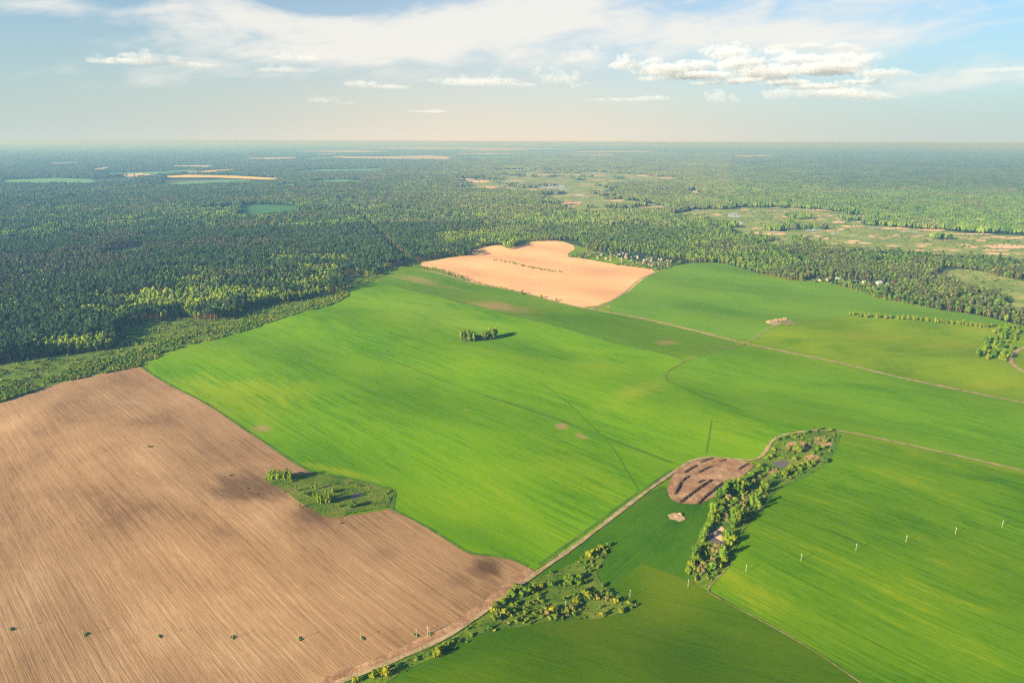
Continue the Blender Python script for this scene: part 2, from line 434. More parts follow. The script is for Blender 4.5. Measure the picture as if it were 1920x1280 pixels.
OFF = dict(l=-420, b=1500)
P_wheat = [(262, 686), (330, 657), (420, 631), (500, 607), (570, 586), (620, 569), (650, 556), (658, 540), (690, 530), (712, 527), (712, 527), (840, 563), (973, 595), (1140, 640), (1290, 674), (1245, 698), (1250, 712), (1285, 728), (1330, 745), (1450, 790), (1545, 804), (1470, 816), (1446, 826), (1432, 850), (1415, 859), (1330, 850), (1290, 862), (1262, 885), (1200, 930), (1100, 1003), (1005, 1066), (1005, 1066), (985, 1062), (960, 1047), (920, 1041), (880, 1037), (840, 1010), (800, 985), (733, 953), (742, 918), (700, 905), (600, 891), (560, 871), (500, 828), (440, 790), (350, 735)]
P_beyond = [(1400, 643), (1290, 676), (1245, 698), (1250, 712), (1285, 728), (1330, 745), (1450, 790), (1560, 805), (1920, 882), (2300, 965), (2300, 850), (1920, 755), (1650, 697)]
P_olive = [(740, 504), (704, 518), (712, 527), (840, 563), (973, 595), (1140, 640), (1290, 676), (1400, 643), (1300, 616), (1110, 578), (1000, 555), (900, 533), (830, 514)]
P_tan = [(778, 492), (830, 486), (884, 478), (886, 467), (935, 460), (955, 469), (990, 452), (1050, 452), (1083, 462), (1058, 482), (1100, 487), (1170, 497), (1237, 507), (1200, 528), (1160, 558), (1108, 577), (1050, 566), (1000, 554), (900, 532), (830, 512)]
P_far = [(1237, 507), (1262, 499), (1300, 493), (1350, 492), (1400, 503), (1430, 514), (1470, 527), (1560, 532), (1650, 560), (1760, 580), (1850, 592), (1900, 606), (1870, 612), (1760, 600), (1640, 596), (1595, 591), (1500, 601), (1450, 618), (1402, 641), (1300, 615), (1108, 577), (1160, 558), (1200, 528)]
P_pasture = [(1402, 641), (1450, 618), (1500, 601), (1595, 591), (1640, 598), (1760, 605), (1860, 618), (1840, 640), (1815, 665), (1860, 692), (1920, 705), (2150, 720), (2300, 850), (1920, 755), (1650, 697)]
P_soil = [(-420, 830), (-150, 785), (0, 753), (60, 734), (130, 712), (200, 697), (262, 686), (262, 686), (350, 735), (440, 790), (500, 828), (560, 871), (590, 889), (540, 900), (560, 950), (630, 975), (733, 953), (733, 953), (800, 985), (840, 1010), (880, 1037), (920, 1041), (960, 1047), (1000, 1066), (1000, 1075), (960, 1107), (930, 1132), (880, 1172), (830, 1202), (720, 1248), (600, 1292), (400, 1400), (100, 1700), (-500, 1700), (-700, 1300), (-650, 1000)]
P_barley = [(1572, 816), (1920, 890), (2300, 975), (2400, 1300), (2100, 1600), (1640, 1290), (1500, 1196), (1326, 1106), (1345, 1085), (1372, 1060), (1392, 1010), (1420, 965), (1450, 912), (1530, 882), (1565, 850)]
P_dark = [(720, 1290), (830, 1232), (900, 1196), (1000, 1172), (1100, 1160), (1195, 1140), (1148, 1092), (1148, 1092), (1203, 1055), (1203, 1055), (1290, 1088), (1326, 1106), (1500, 1196), (1640, 1290), (2000, 1560), (1200, 1700), (500, 1450)]
P_meadow = [(1010, 1070), (1100, 1008), (1200, 934), (1250, 905), (1260, 945), (1330, 945), (1350, 930), (1330, 1000), (1292, 1092), (1326, 1104), (1180, 1145), (1100, 1165), (1000, 1176), (900, 1200), (830, 1236), (720, 1290), (560, 1380), (400, 1500), (380, 1420), (600, 1296), (720, 1250), (830, 1204), (900, 1160), (960, 1108)]
P_mown = [(1150, 1090), (1203, 1055), (1290, 1088), (1326, 1108), (1320, 1150), (1230, 1170), (1190, 1140)]
P_belt = [(1290, 1092), (1305, 1020), (1338, 960), (1352, 925), (1385, 895), (1440, 845), (1470, 818), (1560, 806), (1572, 820), (1562, 852), (1530, 882), (1450, 914), (1424, 965), (1390, 1012), (1372, 1060), (1330, 1100)]
P_scrubk = [(1000, 1086), (1060, 1062), (1130, 1020), (1145, 1030), (1110, 1080), (1190, 1130), (1195, 1140), (1100, 1160), (1000, 1172), (905, 1194), (830, 1230), (740, 1272), (640, 1320), (600, 1310), (720, 1252), (850, 1200), (920, 1150)]
P_dug = [(1250, 922), (1258, 893), (1290, 864), (1330, 853), (1380, 858), (1418, 864), (1400, 882), (1362, 910), (1335, 938), (1308, 950), (1275, 949), (1256, 938)]
P_isle = [(490, 898), (520, 892), (590, 888), (640, 893), (700, 905), (742, 916), (737, 935), (728, 953), (690, 956), (660, 966), (630, 978), (590, 962), (560, 945), (530, 922)]
P_strip = [(-420, 850), (-150, 790), (0, 755), (60, 736), (130, 714), (200, 699), (262, 688), (330, 659), (420, 633), (500, 609), (570, 588), (620, 571), (650, 558), (660, 541), (690, 530), (745, 505), (740, 494), (690, 505), (640, 545), (580, 555), (500, 566), (440, 588), (400, 598), (360, 596), (330, 588), (300, 592), (230, 605), (215, 640), (150, 660), (0, 684), (-150, 710), (-420, 770)]
P_right_meadow = [(1735, 520), (1760, 508), (1810, 503), (1870, 515), (1920, 528), (2060, 550), (2080, 610), (1920, 585), (1860, 568), (1800, 545)]

P_land = [(-420, 830), (0, 755), (262, 686), (648, 552), (720, 508), (780, 490), (884, 476), (990, 452), (1083, 460), (1237, 505), (1300, 492), (1430, 512), (1560, 531), (1760, 579), (1905, 606), (2400, 720), (4000, 740), (7000, 1300), (4000, 1900), (0, 2300), (-1500, 1900)]
sheet('grassland', P_land, -0.08, M['pasture'], smooth=0)
sheet('scrub_strip', P_strip, 0.10, M['scrub'], wob=2.6)
sheet('meadow', P_meadow, 0.05, M['meadow'])
sheet('dark_meadow', P_dark, 0.14, M['dark_grass'])
sheet('scrub_patch', P_scrubk, 0.30, M['scrub'], wob=2.6)
sheet('ploughed_field', P_soil, 0.20, M['soil'])
sheet('wheat_field', P_wheat, 0.34, M['wheat'])
sheet('field_beyond_track', P_beyond, 0.26, M['wheat_b'])
sheet('fallow_strip', P_olive, 0.20, M['olive'])
sheet('pale_tilled_field', P_tan, 0.22, M['tan'])
sheet('far_wheat_field', P_far, 0.28, M['wheat_far'])
sheet('pasture', P_pasture, 0.20, M['pasture'])
sheet('barley_field', P_barley, 0.30, M['barley'])
sheet('belt_ground', P_belt, 0.42, M['scrub'], wob=2.6)
sheet('dug_ground', P_dug, 0.46, M['dug'])
sheet('rough_patch', P_isle, 0.48, M['scrub'], smooth=2, wob=2.6)
sheet('right_meadow', P_right_meadow, 0.2, M['wetland'], smooth=2)

# roads and tracks
ribbon('dirt_road', [[(790, 508), (900, 533), (1000, 555), (1108, 579), (1300, 617), (1400, 643), (1650, 697), (1920, 756), (2300, 850)]], 6.5, 0.60, M['road'])
ribbon('farm_track', [[(600, 1290), (720, 1247), (830, 1203), (880, 1172), (930, 1133), (962, 1106), (1010, 1070), (1100, 1006), (1200, 932), (1256, 888), (1292, 860), (1330, 851), (1375, 856), (1415, 859), (1434, 848), (1447, 826), (1472, 815), (1560, 806), (1700, 834), (1920, 882), (2300, 966)]], 3.6, 0.62, M['road'])
ribbon('side_track', [[(1400, 643), (1290, 676), (1245, 698), (1251, 712)]], 1.8, 0.56, M['grasspath'])
ribbon('side_track', [[(1402, 641), (1420, 628), (1452, 612)]], 2.6, 0.56, M['path'])
ribbon('side_track', [[(1108, 578), (1130, 574), (1142, 573), (1140, 577)], [(1108, 577), (1150, 565), (1190, 530), (1237, 507)]], 5.0, 0.56, M['road'])
ribbon('side_track', [[(1372, 1060), (1345, 1085), (1326, 1104), (1330, 1112), (1500, 1197), (1640, 1291), (1800, 1420)]], 1.5, 0.56, M['grasspath'])
ribbon('side_track', [[(1945, 640), (1905, 655), (1893, 676), (1900, 690), (1940, 712)]], 6.0, 0.56, M['road'])
ribbon('headland', [[(600, 1280), (720, 1240), (830, 1194), (880, 1160), (925, 1124), (960, 1092), (1000, 1068)]], 9.0, 0.42, M['dug'])
ribbon('verge', [[(1008, 1058), (1100, 994), (1200, 922), (1262, 878)], [(712, 527), (840, 563), (973, 595), (1140, 640), (1280, 672)], [(735, 953), (800, 985), (840, 1010), (880, 1036), (920, 1040), (960, 1046), (990, 1060)], [(262, 686), (350, 735), (440, 790), (500, 828), (560, 871), (592, 889), (650, 894), (738, 916), (742, 925), (733, 953)], [(1572, 818), (1564, 850), (1530, 883), (1452, 914), (1424, 967)]], 3.0, 0.52, M['verge'])
ribbon('grass_baulk', [[(700, 666), (830, 710), (1000, 770), (1130, 815), (1262, 863)]], 1.6, 0.56, M['verge'])
ribbon('field_track', [[(905, 738), (1001, 772.5), (1130, 818), (1258, 864)]], 1.2, 0.50, M['darkline'])
ribbon('field_track', [[(1010, 715), (1060, 750), (1100, 790), (1150, 835), (1200, 925)],
                       [(1334, 790), (1329, 820), (1324, 848)], [(1250, 712), (1330, 750), (1450, 795)], [(1337, 790), (1380, 803), (1440, 822)], [(1285, 655), (1140, 600)]], 1.5, 0.54, M['faint'])

# bare and pale spots on the fields
def blob(px, py, rx, ry, k=10, seed=0):
    """an uneven patch on the ground; rx, ry are metres"""
    c = np.array(ground(px, py)); r_ = np.random.default_rng(int(px * 7 + py * 13 + seed))
    a = np.linspace(0, 2 * np.pi, k, endpoint=False)
    rr = 1 + r_.uniform(-0.35, 0.35, k)
    return c + np.stack([np.cos(a) * rx * rr, np.sin(a) * ry * rr], 1)
M['straw'] = rough_mat('dry_heap', (0.27, 0.185, 0.10), (0.42, 0.30, 0.185), scale=0.5)
M['bare'] = rough_mat('bare_spot', (0.13, 0.15, 0.04), (0.26, 0.19, 0.10), scale=0.08)
M['yellow'] = rough_mat('thin_crop', (0.085, 0.20, 0.010), (0.20, 0.25, 0.025), scale=0.05)
sheets('bare_spot', [blob(1470, 604, 20, 26)], 0.50, M['bare'], step=8)
sheets('bare_soil', [blob(1500, 838, 12, 14, 14), blob(1543, 832, 9, 13, 14), blob(1452, 880, 7, 8, 12), blob(1525, 860, 9, 8, 12)], 0.50, M['dug'], step=6)
sheets('bare_ground', [blob(1270, 975, 7.0, 8.0, 16), blob(1452, 607, 12, 15, 16)], 0.54, M['straw'], step=6)
sheets('pond', [blob(668, 930, 7, 7), blob(1466, 868, 9, 9), blob(1340, 1018, 7, 17)], 0.52, M['water'], step=8)
sheets('sand_bank', [blob(1346, 1012, 4, 8, 8), blob(1350, 1000, 3, 4, 7)], 0.58, M['sand'], step=5)

# the river meadows behind, with ponds and sand
P_wet = [(1270, 398), (1330, 392), (1440, 388), (1580, 393), (1592, 404), (1660, 424), (1800, 437), (1920, 443), (2100, 452), (2100, 510), (1920, 492), (1850, 488), (1760, 490), (1700, 476), (1620, 468), (1480, 466), (1425, 450), (1395, 436), (1330, 418), (1260, 408)]
P_wet2 = [(850, 352), (870, 340), (930, 330), (960, 322), (1040, 318), (1120, 322), (1200, 326), (1270, 332), (1250, 340), (1170, 346), (1130, 358), (1120, 368), (1200, 378), (1260, 390), (1200, 402), (1100, 396), (1040, 390), (1020, 376), (1030, 366), (960, 360), (880, 358)]
sheets('river_meadow', [G(P_wet), G(P_wet2)], 0.6, M['wetland'], step=60)
def streak(px, py, wpx, hpx, seed=0):
    """an uneven patch given by its width and depth in the picture, rectified to the ground"""
    r_ = np.random.default_rng(int(px * 11 + py * 5 + seed)); k = 9
    a = np.linspace(0, 2 * np.pi, k, endpoint=False); rr = 1 + r_.uniform(-0.4, 0.4, k)
    return G([(px + math.cos(t) * wpx * q, py + math.sin(t) * hpx * q) for t, q in zip(a, rr)])
sandspots = [(1440, 389, 12, 1), (1480, 390, 25, 1.2), (1545, 394, 34, 1.6), (1502, 410, 18, 1.5), (1570, 417, 12, 1.8), (1540, 412, 10, 1), (1618, 416, 14, 1.6), (1600, 425, 26, 1.6), (1680, 428, 32, 2.2), (1750, 431, 30, 2.2), (1545, 405, 14, 1.3), (1720, 443, 12, 1.6), (1776, 449, 9, 2.4), (1600, 452, 14, 1.4), (1625, 456, 12, 1.2), (1810, 460, 10, 1.2), (1830, 439, 40, 1.5), (1880, 463, 40, 4.0), (1870, 476, 22, 2.0), (1860, 470, 18, 1.5), (1790, 470, 10, 1.2), (1760, 469, 14, 1.0), (1900, 447, 22, 1.4), (1820, 464, 14, 1.6), (1850, 446, 12, 1), (1345, 403, 12, 1.5), (1300, 402, 8, 1.5), (1395, 394, 12, 1), (1460, 436, 14, 1), (1350, 428, 16, 1.4),
             (890, 340, 26, 2.4), (910, 352, 38, 1.8), (955, 320, 24, 1.8), (870, 336, 20, 1.2), (1010, 328, 30, 1), (1210, 330, 20, 1.5), (1250, 335, 22, 2), (1065, 381, 22, 3.5), (1150, 376, 20, 1.5), (1240, 393, 14, 1.2), (1090, 328, 16, 1.2), (1170, 318, 24, 1.2), (1190, 396, 16, 1.1), (745, 396, 24, 1.6), (360, 390, 20, 1.5), (430, 405, 12, 1.5), (540, 412, 16, 1.3), (590, 437, 8, 1.2), (160, 372, 30, 1.5), (660, 438, 10, 2), (1300, 362, 18, 3)]
r_ = np.random.default_rng(5)
more = []
for poly, nn_, wd in ((P_wet, 70, (5, 20)), (P_wet2, 60, (5, 22))):
    PA = np.array(poly, float); lo_, hi_ = PA.min(0), PA.max(0)
    while nn_:
        q = lo_ + (hi_ - lo_) * r_.random(2)
        if inside(q[None], PA)[0]:
            nn_ -= 1; more.append((q[0], q[1], r_.uniform(*wd), r_.uniform(0.5, 1.3) * (q[1] - 262) / 150))
sheets('sand', [streak(*s) for s in sandspots + more], 1.0, M['sand'], step=40)
ponds = [(1378, 405, 11, 4.5, 3), (1386, 419, 9, 2.6), (1484, 424, 9, 2.6), (1522, 432, 19, 3.2), (1564, 438, 7, 1.6), (1640, 428, 12, 1.2), (1708, 435, 12, 1.4), (1752, 441, 10, 2.4), (1765, 437, 9, 1.2), (1452, 434, 10, 1.6), (1305, 394, 9, 1.2), (1600, 442, 8, 1.2), (1030, 350, 30, 3), (1050, 356, 18, 2), (1085, 367, 10, 1.4), (1155, 389, 9, 1.6), (1268, 391, 9, 1.2), (1158, 344, 6, 1.2)]
M['pale_water'] = plain_mat('pale_water', (0.33, 0.36, 0.37), 0.25, 0.5, 0.05, 0.02)
sheets('water', [streak(*p[:4]) for p in ponds], 1.2, M['pale_water'], step=40)

ribbon('forest_ride', [[(626, 366), (655, 392), (690, 425), (752, 486)]], 26.0, 0.9, M['ride_shade'])  # dark ribbon: shade of the trees painted along the cut
# far fields
FARP = dict(rape=[[(302, 331), (345, 328), (440, 330), (528, 335), (520, 338), (470, 336), (400, 333), (310, 333)], [(345, 324), (385, 320), (440, 317), (445, 319), (390, 324)]],
    green=[[(0, 344), (0, 338), (100, 334), (170, 336), (185, 344), (60, 345)], [(300, 348), (330, 343), (420, 337), (500, 339), (440, 343), (370, 348)], [(515, 349), (530, 345), (565, 346), (550, 351)], [(540, 322), (600, 318), (720, 316), (720, 320), (640, 322)], [(560, 340), (640, 337), (700, 339), (640, 344)], [(160, 326), (300, 322), (350, 318), (370, 322), (300, 327)], [(550, 296), (620, 294), (640, 296), (580, 299)], [(850, 294), (960, 292), (1010, 293), (900, 296)]],
    pale=[[(620, 293), (700, 294), (800, 291), (852, 295), (840, 299), (720, 298), (640, 297)], [(300, 312), (340, 310), (420, 311), (380, 314)], [(830, 288), (950, 287), (1000, 288), (900, 290)], [(1360, 292), (1440, 291), (1470, 292), (1400, 294)], [(430, 297), (540, 295), (600, 296), (500, 299)], [(160, 318), (200, 313), (210, 315), (190, 319)], [(80, 306), (150, 304), (160, 305), (100, 308)], [(540, 284), (660, 282), (760, 284), (650, 286)], [(1000, 291), (1140, 289), (1160, 291)], [(640, 278), (800, 276), (1000, 278), (1100, 280), (800, 280)], [(1040, 284), (1200, 283), (1240, 285), (1100, 286)], [(560, 289), (640, 288), (620, 290)], [(220, 330), (300, 328), (302, 330), (240, 332)], [(860, 281), (960, 280), (1000, 282), (900, 283)]])
sheets('rapeseed_field', [G(p) for p in FARP['rape']], 2.0, M['rape'], smooth=0, step=150)
sheets('far_field', [G(p) for p in FARP['green']], 2.0, M['farfield'], smooth=0, step=200)
sheets('far_pale_field', [G(p) for p in FARP['pale']], 2.0, M['farsand'], smooth=0, step=400)
sheets('clearing', [G([(440, 412), (452, 382), (510, 382), (560, 385), (568, 404), (520, 408), (480, 412)]), G([(355, 394), (440, 384), (440, 394), (380, 398)]), G([(195, 487), (205, 470), (268, 463), (275, 474), (240, 485)]), G([(420, 465), (425, 457), (455, 458), (452, 466)])], 0.3, M['clearing'], smooth=1, step=40)

# ------------------------------------------------------------------ tree shapes
def ico(sub=1):
    bm = bmesh.new(); bmesh.ops.create_icosphere(bm, subdivisions=sub, radius=1.0)
    bm.verts.ensure_lookup_table()
    v = np.array([p.co for p in bm.verts]); f = [[q.index for q in p.verts] for p in bm.faces]
    bm.free(); return v, f
ICO1, ICO2, ICO3, ICO4 = ico(1), ico(2), ico(3), ico(4)

class Geo:
    def __init__(s): s.v, s.f, s.m, s.n = [], [], [], 0
    def add(s, v, f, m=0):
        s.v.append(np.asarray(v, float)); s.f += [[i + s.n for i in q] for q in f]; s.m += [m] * len(f); s.n += len(v)
    def blob(s, c, r, rg, base=ICO1, jit=0.3, m=0):
        v, f = base
        s.add(np.asarray(c) + v * np.asarray(r) * (1 + rg.uniform(-jit, jit, (len(v), 1))), f, m)
    def leaves(s, c, r, n, size, rg, m=0):
        d = rg.normal(size=(n, 3)); d /= np.linalg.norm(d, axis=1)[:, None]
        p = np.asarray(c) + d * np.asarray(r) * rg.uniform(0.75, 1.12, (n, 1))
        a, b = rg.normal(size=(n, 3)), rg.normal(size=(n, 3))
        a *= size / np.linalg.norm(a, axis=1)[:, None]; b *= size / np.linalg.norm(b, axis=1)[:, None]
        V = np.empty((n * 4, 3)); V[0::4], V[1::4], V[2::4], V[3::4] = p - a, p - b * 0.6, p + a, p + b * 0.6
        s.add(V, [(4 * i, 4 * i + 1, 4 * i + 2, 4 * i + 3) for i in range(n)], m)
    def tube(s, p0, p1, r0, r1, k=6, m=0):
        p0, p1 = np.asarray(p0, float), np.asarray(p1, float)
        d = p1 - p0; d /= np.linalg.norm(d)
        u = np.cross(d, (0.3, 0.9, 0.1)); u /= np.linalg.norm(u); w = np.cross(d, u)
        a = np.linspace(0, 2 * np.pi, k, endpoint=False)[:, None]
        ring = np.cos(a) * u + np.sin(a) * w
        s.add(np.vstack([p0 + ring * r0, p1 + ring * r1]), [(i, (i + 1) % k, k + (i + 1) % k, k + i) for i in range(k)] + [tuple(range(k, 2 * k))], m)
    def box(s, c, d, m=0):
        c, d = np.asarray(c, float), np.asarray(d, float) / 2
        v = np.array([(x, y, z) for x in (-1, 1) for y in (-1, 1) for z in (-1, 1)]) * d + c
        s.add(v, [(0, 1, 3, 2), (4, 6, 7, 5), (0, 4, 5, 1), (2, 3, 7, 6), (0, 2, 6, 4), (1, 5, 7, 3)], m)
    def mesh(s, name, mats):
        me = bpy.data.meshes.new(name)
        me.from_pydata([tuple(p) for p in np.vstack(s.v)], [], s.f)
        for m in mats: me.materials.append(m)
        me.polygons.foreach_set('material_index', s.m)
        me.update(); return me

def pine_crown(g, rg, H, m=0, fine=True):
    z0 = H * rg.uniform(0.56, 0.64)
    k = 7 if fine else 5
    for i in range(k):
        t = (i + 0.5) / k
        a = i * 2.4 + rg.uniform(-0.6, 0.6); rr = 2.2 * (1 - t * 0.55) * rg.uniform(0.5, 1.1)
        q = rg.uniform(1.5, 2.4) * (1.15 - 0.28 * t)
        g.blob((math.cos(a) * rr, math.sin(a) * rr, z0 + 1.2 + t * (H - z0 - 2.0)), (q, q, q * rg.uniform(0.65, 0.95)), rg, ICO1, 0.35, m)
    g.leaves((0, 0, (z0 + H) / 2 + 0.5), (3.2, 3.2, (H - z0) * 0.52), 80 if fine else 26, 0.7 if fine else 1.0, rg, m)

def pine_trunk(g, H, m=0):
    g.tube((0, 0, -0.6), (0.05, 0.05, H * 0.62), 0.36, 0.24, 6, m)
    g.tube((0.05, 0.05, H * 0.62), (0, 0, H * 0.95), 0.24, 0.06, 5, m)

def leafy_crown(g, rg, H, R, z0f=0.22, nb=9, m=0, nl=90, ls=0.8, sub=ICO1):
    z0 = H * z0f
    for i in range(nb):
        t = rg.uniform(0.08, 0.95)
        prof = math.sin(min(1, t * 1.15 + 0.12) * math.pi * 0.92) ** 0.6
        a = rg.uniform(0, 6.28); rr = R * 0.62 * prof * rg.uniform(0.3, 1.0)
        q = R * rg.uniform(0.38, 0.58)
        g.blob((math.cos(a) * rr, math.sin(a) * rr, z0 + t * (H - z0) * 0.9), (q, q, q * rg.uniform(0.8, 1.3)), rg, sub, 0.3, m)
    if nl: g.leaves((0, 0, (z0 + H) / 2), (R * 0.85, R * 0.85, (H - z0) * 0.48), nl, ls, rg, m)

def leafy_trunk(g, rg, H, m=0):
    g.tube((0, 0, -0.6), (0.1, 0, H * 0.45), 0.28, 0.18, 6, m)
    g.tube((0.1, 0, H * 0.45), (0, 0.1, H * 0.85), 0.18, 0.05, 5, m)
    for i in range(4):
        a = rg.uniform(0, 6.28); z = H * rg.uniform(0.3, 0.6)
        g.tube((0, 0, z), (math.cos(a) * H * 0.13, math.sin(a) * H * 0.13, z + H * 0.16), 0.10, 0.03, 4, m)

def bush_geo(rg, R, H, nb=9, nl=110, m=0, fine=ICO1):
    g = Geo()
    for i in range(nb):
        a = rg.uniform(0, 6.28); rr = R * 0.6 * math.sqrt(rg.uniform(0, 1)); q = R * rg.uniform(0.30, 0.52)
        z = max(q * 0.5, H * (1 - (rr / R) ** 2 * 0.8) * rg.uniform(0.45, 0.95) - q * 0.5)
        g.blob((math.cos(a) * rr, math.sin(a) * rr, z), (q, q, q * rg.uniform(0.75, 1.15)), rg, fine, 0.3, m)
    g.leaves((0, 0, H * 0.42), (R * 0.92, R * 0.92, H * 0.58), nl, R * 0.11, rg, m)
    return g

M['bark'] = plain_mat('pine_bark', (0.22, 0.115, 0.060), 0.95, 0.1, 0.3, 1.5)
M['bark2'] = plain_mat('grey_bark', (0.20, 0.17, 0.13), 0.95, 0.1, 0.3, 1.5)
M['needles'] = tint_mat('pine_needles', (0.036, 0.070, 0.024), 0.45, 0.12)
M['birch'] = tint_mat('birch_leaves', (0.140, 0.200, 0.018), 0.4, 0.25)
M['young'] = tint_mat('young_leaves', (0.150, 0.225, 0.012), 0.4, 0.25)
M['bush_green'] = tint_mat('bush_leaves', (0.080, 0.150, 0.012), 0.45, 0.2)
M['bush_olive'] = tint_mat('olive_bush_leaves', (0.130, 0.172, 0.014), 0.4, 0.2)
M['bush_yellow'] = tint_mat('yellow_bush_leaves', (0.205, 0.215, 0.014), 0.35, 0.2)
M['bush_brown'] = tint_mat('brown_bush_twigs', (0.150, 0.135, 0.045), 0.4, 0.2)
M['wood_tint'] = tint_mat('wood_leaves', None, 0.5, 0.15)

# ------------------------------------------------------------------ things: trees and bushes
def zed(x, y): return float(roll_h(x, y))

def make_thing(name, loc, label, cat, group=None, rz=0.0, sc=(1, 1, 1), mesh=None):
    o = bpy.data.objects.new(name, mesh)
    COL.objects.link(o)
    o.location, o.rotation_euler, o.scale = loc, (0, 0, rz), sc
    o['label'], o['category'] = label, cat
    if group: o['group'] = group
    return o

def part(name, mesh, parent):
    o = bpy.data.objects.new(name, mesh); COL.objects.link(o); o.parent = parent; return o

def tree_kind(name, n, builder, mats_crown, mats_trunk):
    """n differently grown trees of a kind: (crown mesh, trunk mesh)"""
    out = []
    for i in range(n):
        rg = np.random.default_rng(100 + i * 17 + len(name))
        c, t = Geo(), Geo(); builder(c, t, rg)
        out.append((c.mesh(name + '_crown', [mats_crown]), t.mesh(name + '_trunk', [mats_trunk])))
    return out
PINES = tree_kind('pine', 6, lambda c, t, rg: (pine_crown(c, rg, 25.0), pine_trunk(t, 25.0)), M['needles'], M['bark'])
BIRCH = tree_kind('birch', 6, lambda c, t, rg: (leafy_crown(c, rg, 20.0, 4.2), leafy_trunk(t, rg, 20.0)), M['birch'], M['bark2'])
YOUNG = tree_kind('young', 6, lambda c, t, rg: (leafy_crown(c, rg, 10.0, 1.9, 0.08, 11, 0, 120, 0.35), leafy_trunk(t, rg, 10.0)), M['young'], M['bark2'])
HEDGE = tree_kind('hedge', 5, lambda c, t, rg: (leafy_crown(c, rg, 9.0, 3.4, 0.1, 10, 0, 110, 0.55), leafy_trunk(t, rg, 9.0)), M['bush_olive'], M['bark2'])
LEAFY = tree_kind('leafy', 5, lambda c, t, rg: (leafy_crown(c, rg, 14.0, 4.2, 0.1, 12, 0, 120, 0.6), leafy_trunk(t, rg, 14.0)), M['bush_green'], M['bark2'])
BUSH = {k: [bush_geo(np.random.default_rng(40 + i + len(k)), 1.0, 1.5).mesh('bush', [M[k]]) for i in range(4)] for k in ('bush_green', 'bush_olive', 'bush_yellow', 'bush_brown')}

def plant_tree(kind, name, xy, s, label, cat='tree', group=None):
    x, y = float(xy[0]), float(xy[1])
    c, t = random.choice(kind)
    w = s * random.uniform(0.9, 1.12)
    o = make_thing(name, (x, y, zed(x, y) + 0.05), label, cat, group, random.uniform(0, 6.28), (w, w, s))
    part('trunk', t, o); part('crown', c, o)
    return o

def plant_bush(xy, r, tone, label, group=None, h=None):
    x, y = float(xy[0]), float(xy[1])
    return make_thing('bush', (x, y, zed(x, y) + 0.4), label, 'bush', group, random.uniform(0, 6.28), (r, r, h or r * random.uniform(0.85, 1.15)), random.choice(BUSH[tone]))

def mpp(px, py):
    """metres across one picture pixel at a ground point"""
    a, b = ground(px, py), ground(px + 1, py)
    return math.hypot(a[0] - b[0], a[1] - b[1])

# scrub patch by the farm track: every bush
def z3(x, y): return 860 + x / 3.369, 900 + y / 3.369
K = [(360,690,50,'o'),(390,700,45,'o'),(430,720,60,'g'),(330,725,50,'o'),(300,760,40,'o'),(270,790,50,'y'),(240,810,50,'o'),(215,840,45,'y'),(250,860,45,'o'),(290,860,50,'y'),(225,905,55,'o'),(310,865,35,'y'),(360,800,30,'o'),(340,805,28,'y'),(325,795,25,'g'),(480,690,50,'o'),(520,680,35,'y'),(470,715,30,'y'),(500,735,30,'g'),(580,665,50,'g'),(675,620,35,'g'),(700,660,40,'o'),(720,640,40,'g'),(740,640,40,'g'),(765,655,40,'g'),(670,665,28,'g'),(640,665,20,'g'),(750,605,35,'g'),(780,600,30,'g'),(795,710,45,'o'),(815,730,40,'y'),(830,745,40,'o'),(870,740,30,'b'),(880,750,25,'y'),(935,750,35,'b'),(740,770,45,'y'),(715,815,45,'b'),(675,840,25,'o'),(685,865,28,'b'),(600,840,60,'y'),(560,860,40,'b'),(615,885,45,'o'),(480,860,35,'o'),(530,810,25,'g'),(545,805,20,'g'),(465,780,25,'b'),(990,765,45,'y'),(1018,745,20,'g'),(890,805,22,'g'),(902,860,35,'y'),(1025,830,38,'y'),(1075,775,28,'y'),(1090,780,20,'g'),(820,480,45,'y'),(800,515,25,'g'),(850,450,30,'y'),(875,445,35,'o'),(905,430,30,'y'),(920,420,25,'g'),(945,415,35,'g'),(930,460,20,'g'),(845,540,20,'o'),(420,860,30,'o'),(430,850,25,'o'),(370,890,22,'g'),(400,885,18,'g'),(355,905,15,'g'),(310,935,14,'g'),(80,1000,22,'o'),(50,1045,15,'o'),(410,690,30,'g'),(440,690,30,'g'),(400,740,40,'g'),(705,620,40,'g'),(690,640,35,'g'),(770,620,40,'g'),(800,640,30,'g'),(380,690,36,'g'),(345,745,40,'g'),(285,800,40,'g'),(850,720,26,'o'),(960,752,24,'b')]
K2 = [(460,1275,40,'y'),(540,1260,35,'y'),(540,1235,25,'y'),(600,1250,50,'y'),(570,1235,30,'o'),(840,1165,50,'y'),(890,1120,30,'o'),(870,1125,25,'o'),(800,1165,22,'o'),(905,1110,25,'g'),(995,1080,15,'o'),(820,1150,22,'g'),(860,1140,30,'g')]
TONE = dict(o='bush_olive', g='bush_green', y='bush_yellow', b='bush_brown')
WORD = dict(o='olive green', g='dark green', y='yellow green', b='brownish')
special = {(902,860): 'round bright yellow bush alone at the lower edge of the scrub patch', (890,805): 'small round green bush just behind the lone bright yellow one', (1025,830): 'yellow bush beside the dark shadowed tip of the scrub patch',
           (715,815): 'round brownish bush just beside a white utility pole in the scrub', (740,770): 'domed yellow bush standing alone in the middle of the scrub clearing', (600,840): 'broad golden bush, largest of the cluster at the lower scrub edge',
           (990,765): 'plump yellow bush near the pole at the scrub tip', (580,665): 'pale green rounded bush alone behind the scrub clearing', (80,1000): 'small lone olive bush on the ditch bank by the ploughed field', (840,1165): 'broad golden bush on the ditch bank near the ploughed corner',
           (600,1250): 'wide yellow bush closest to the bottom edge of the ploughed field'}
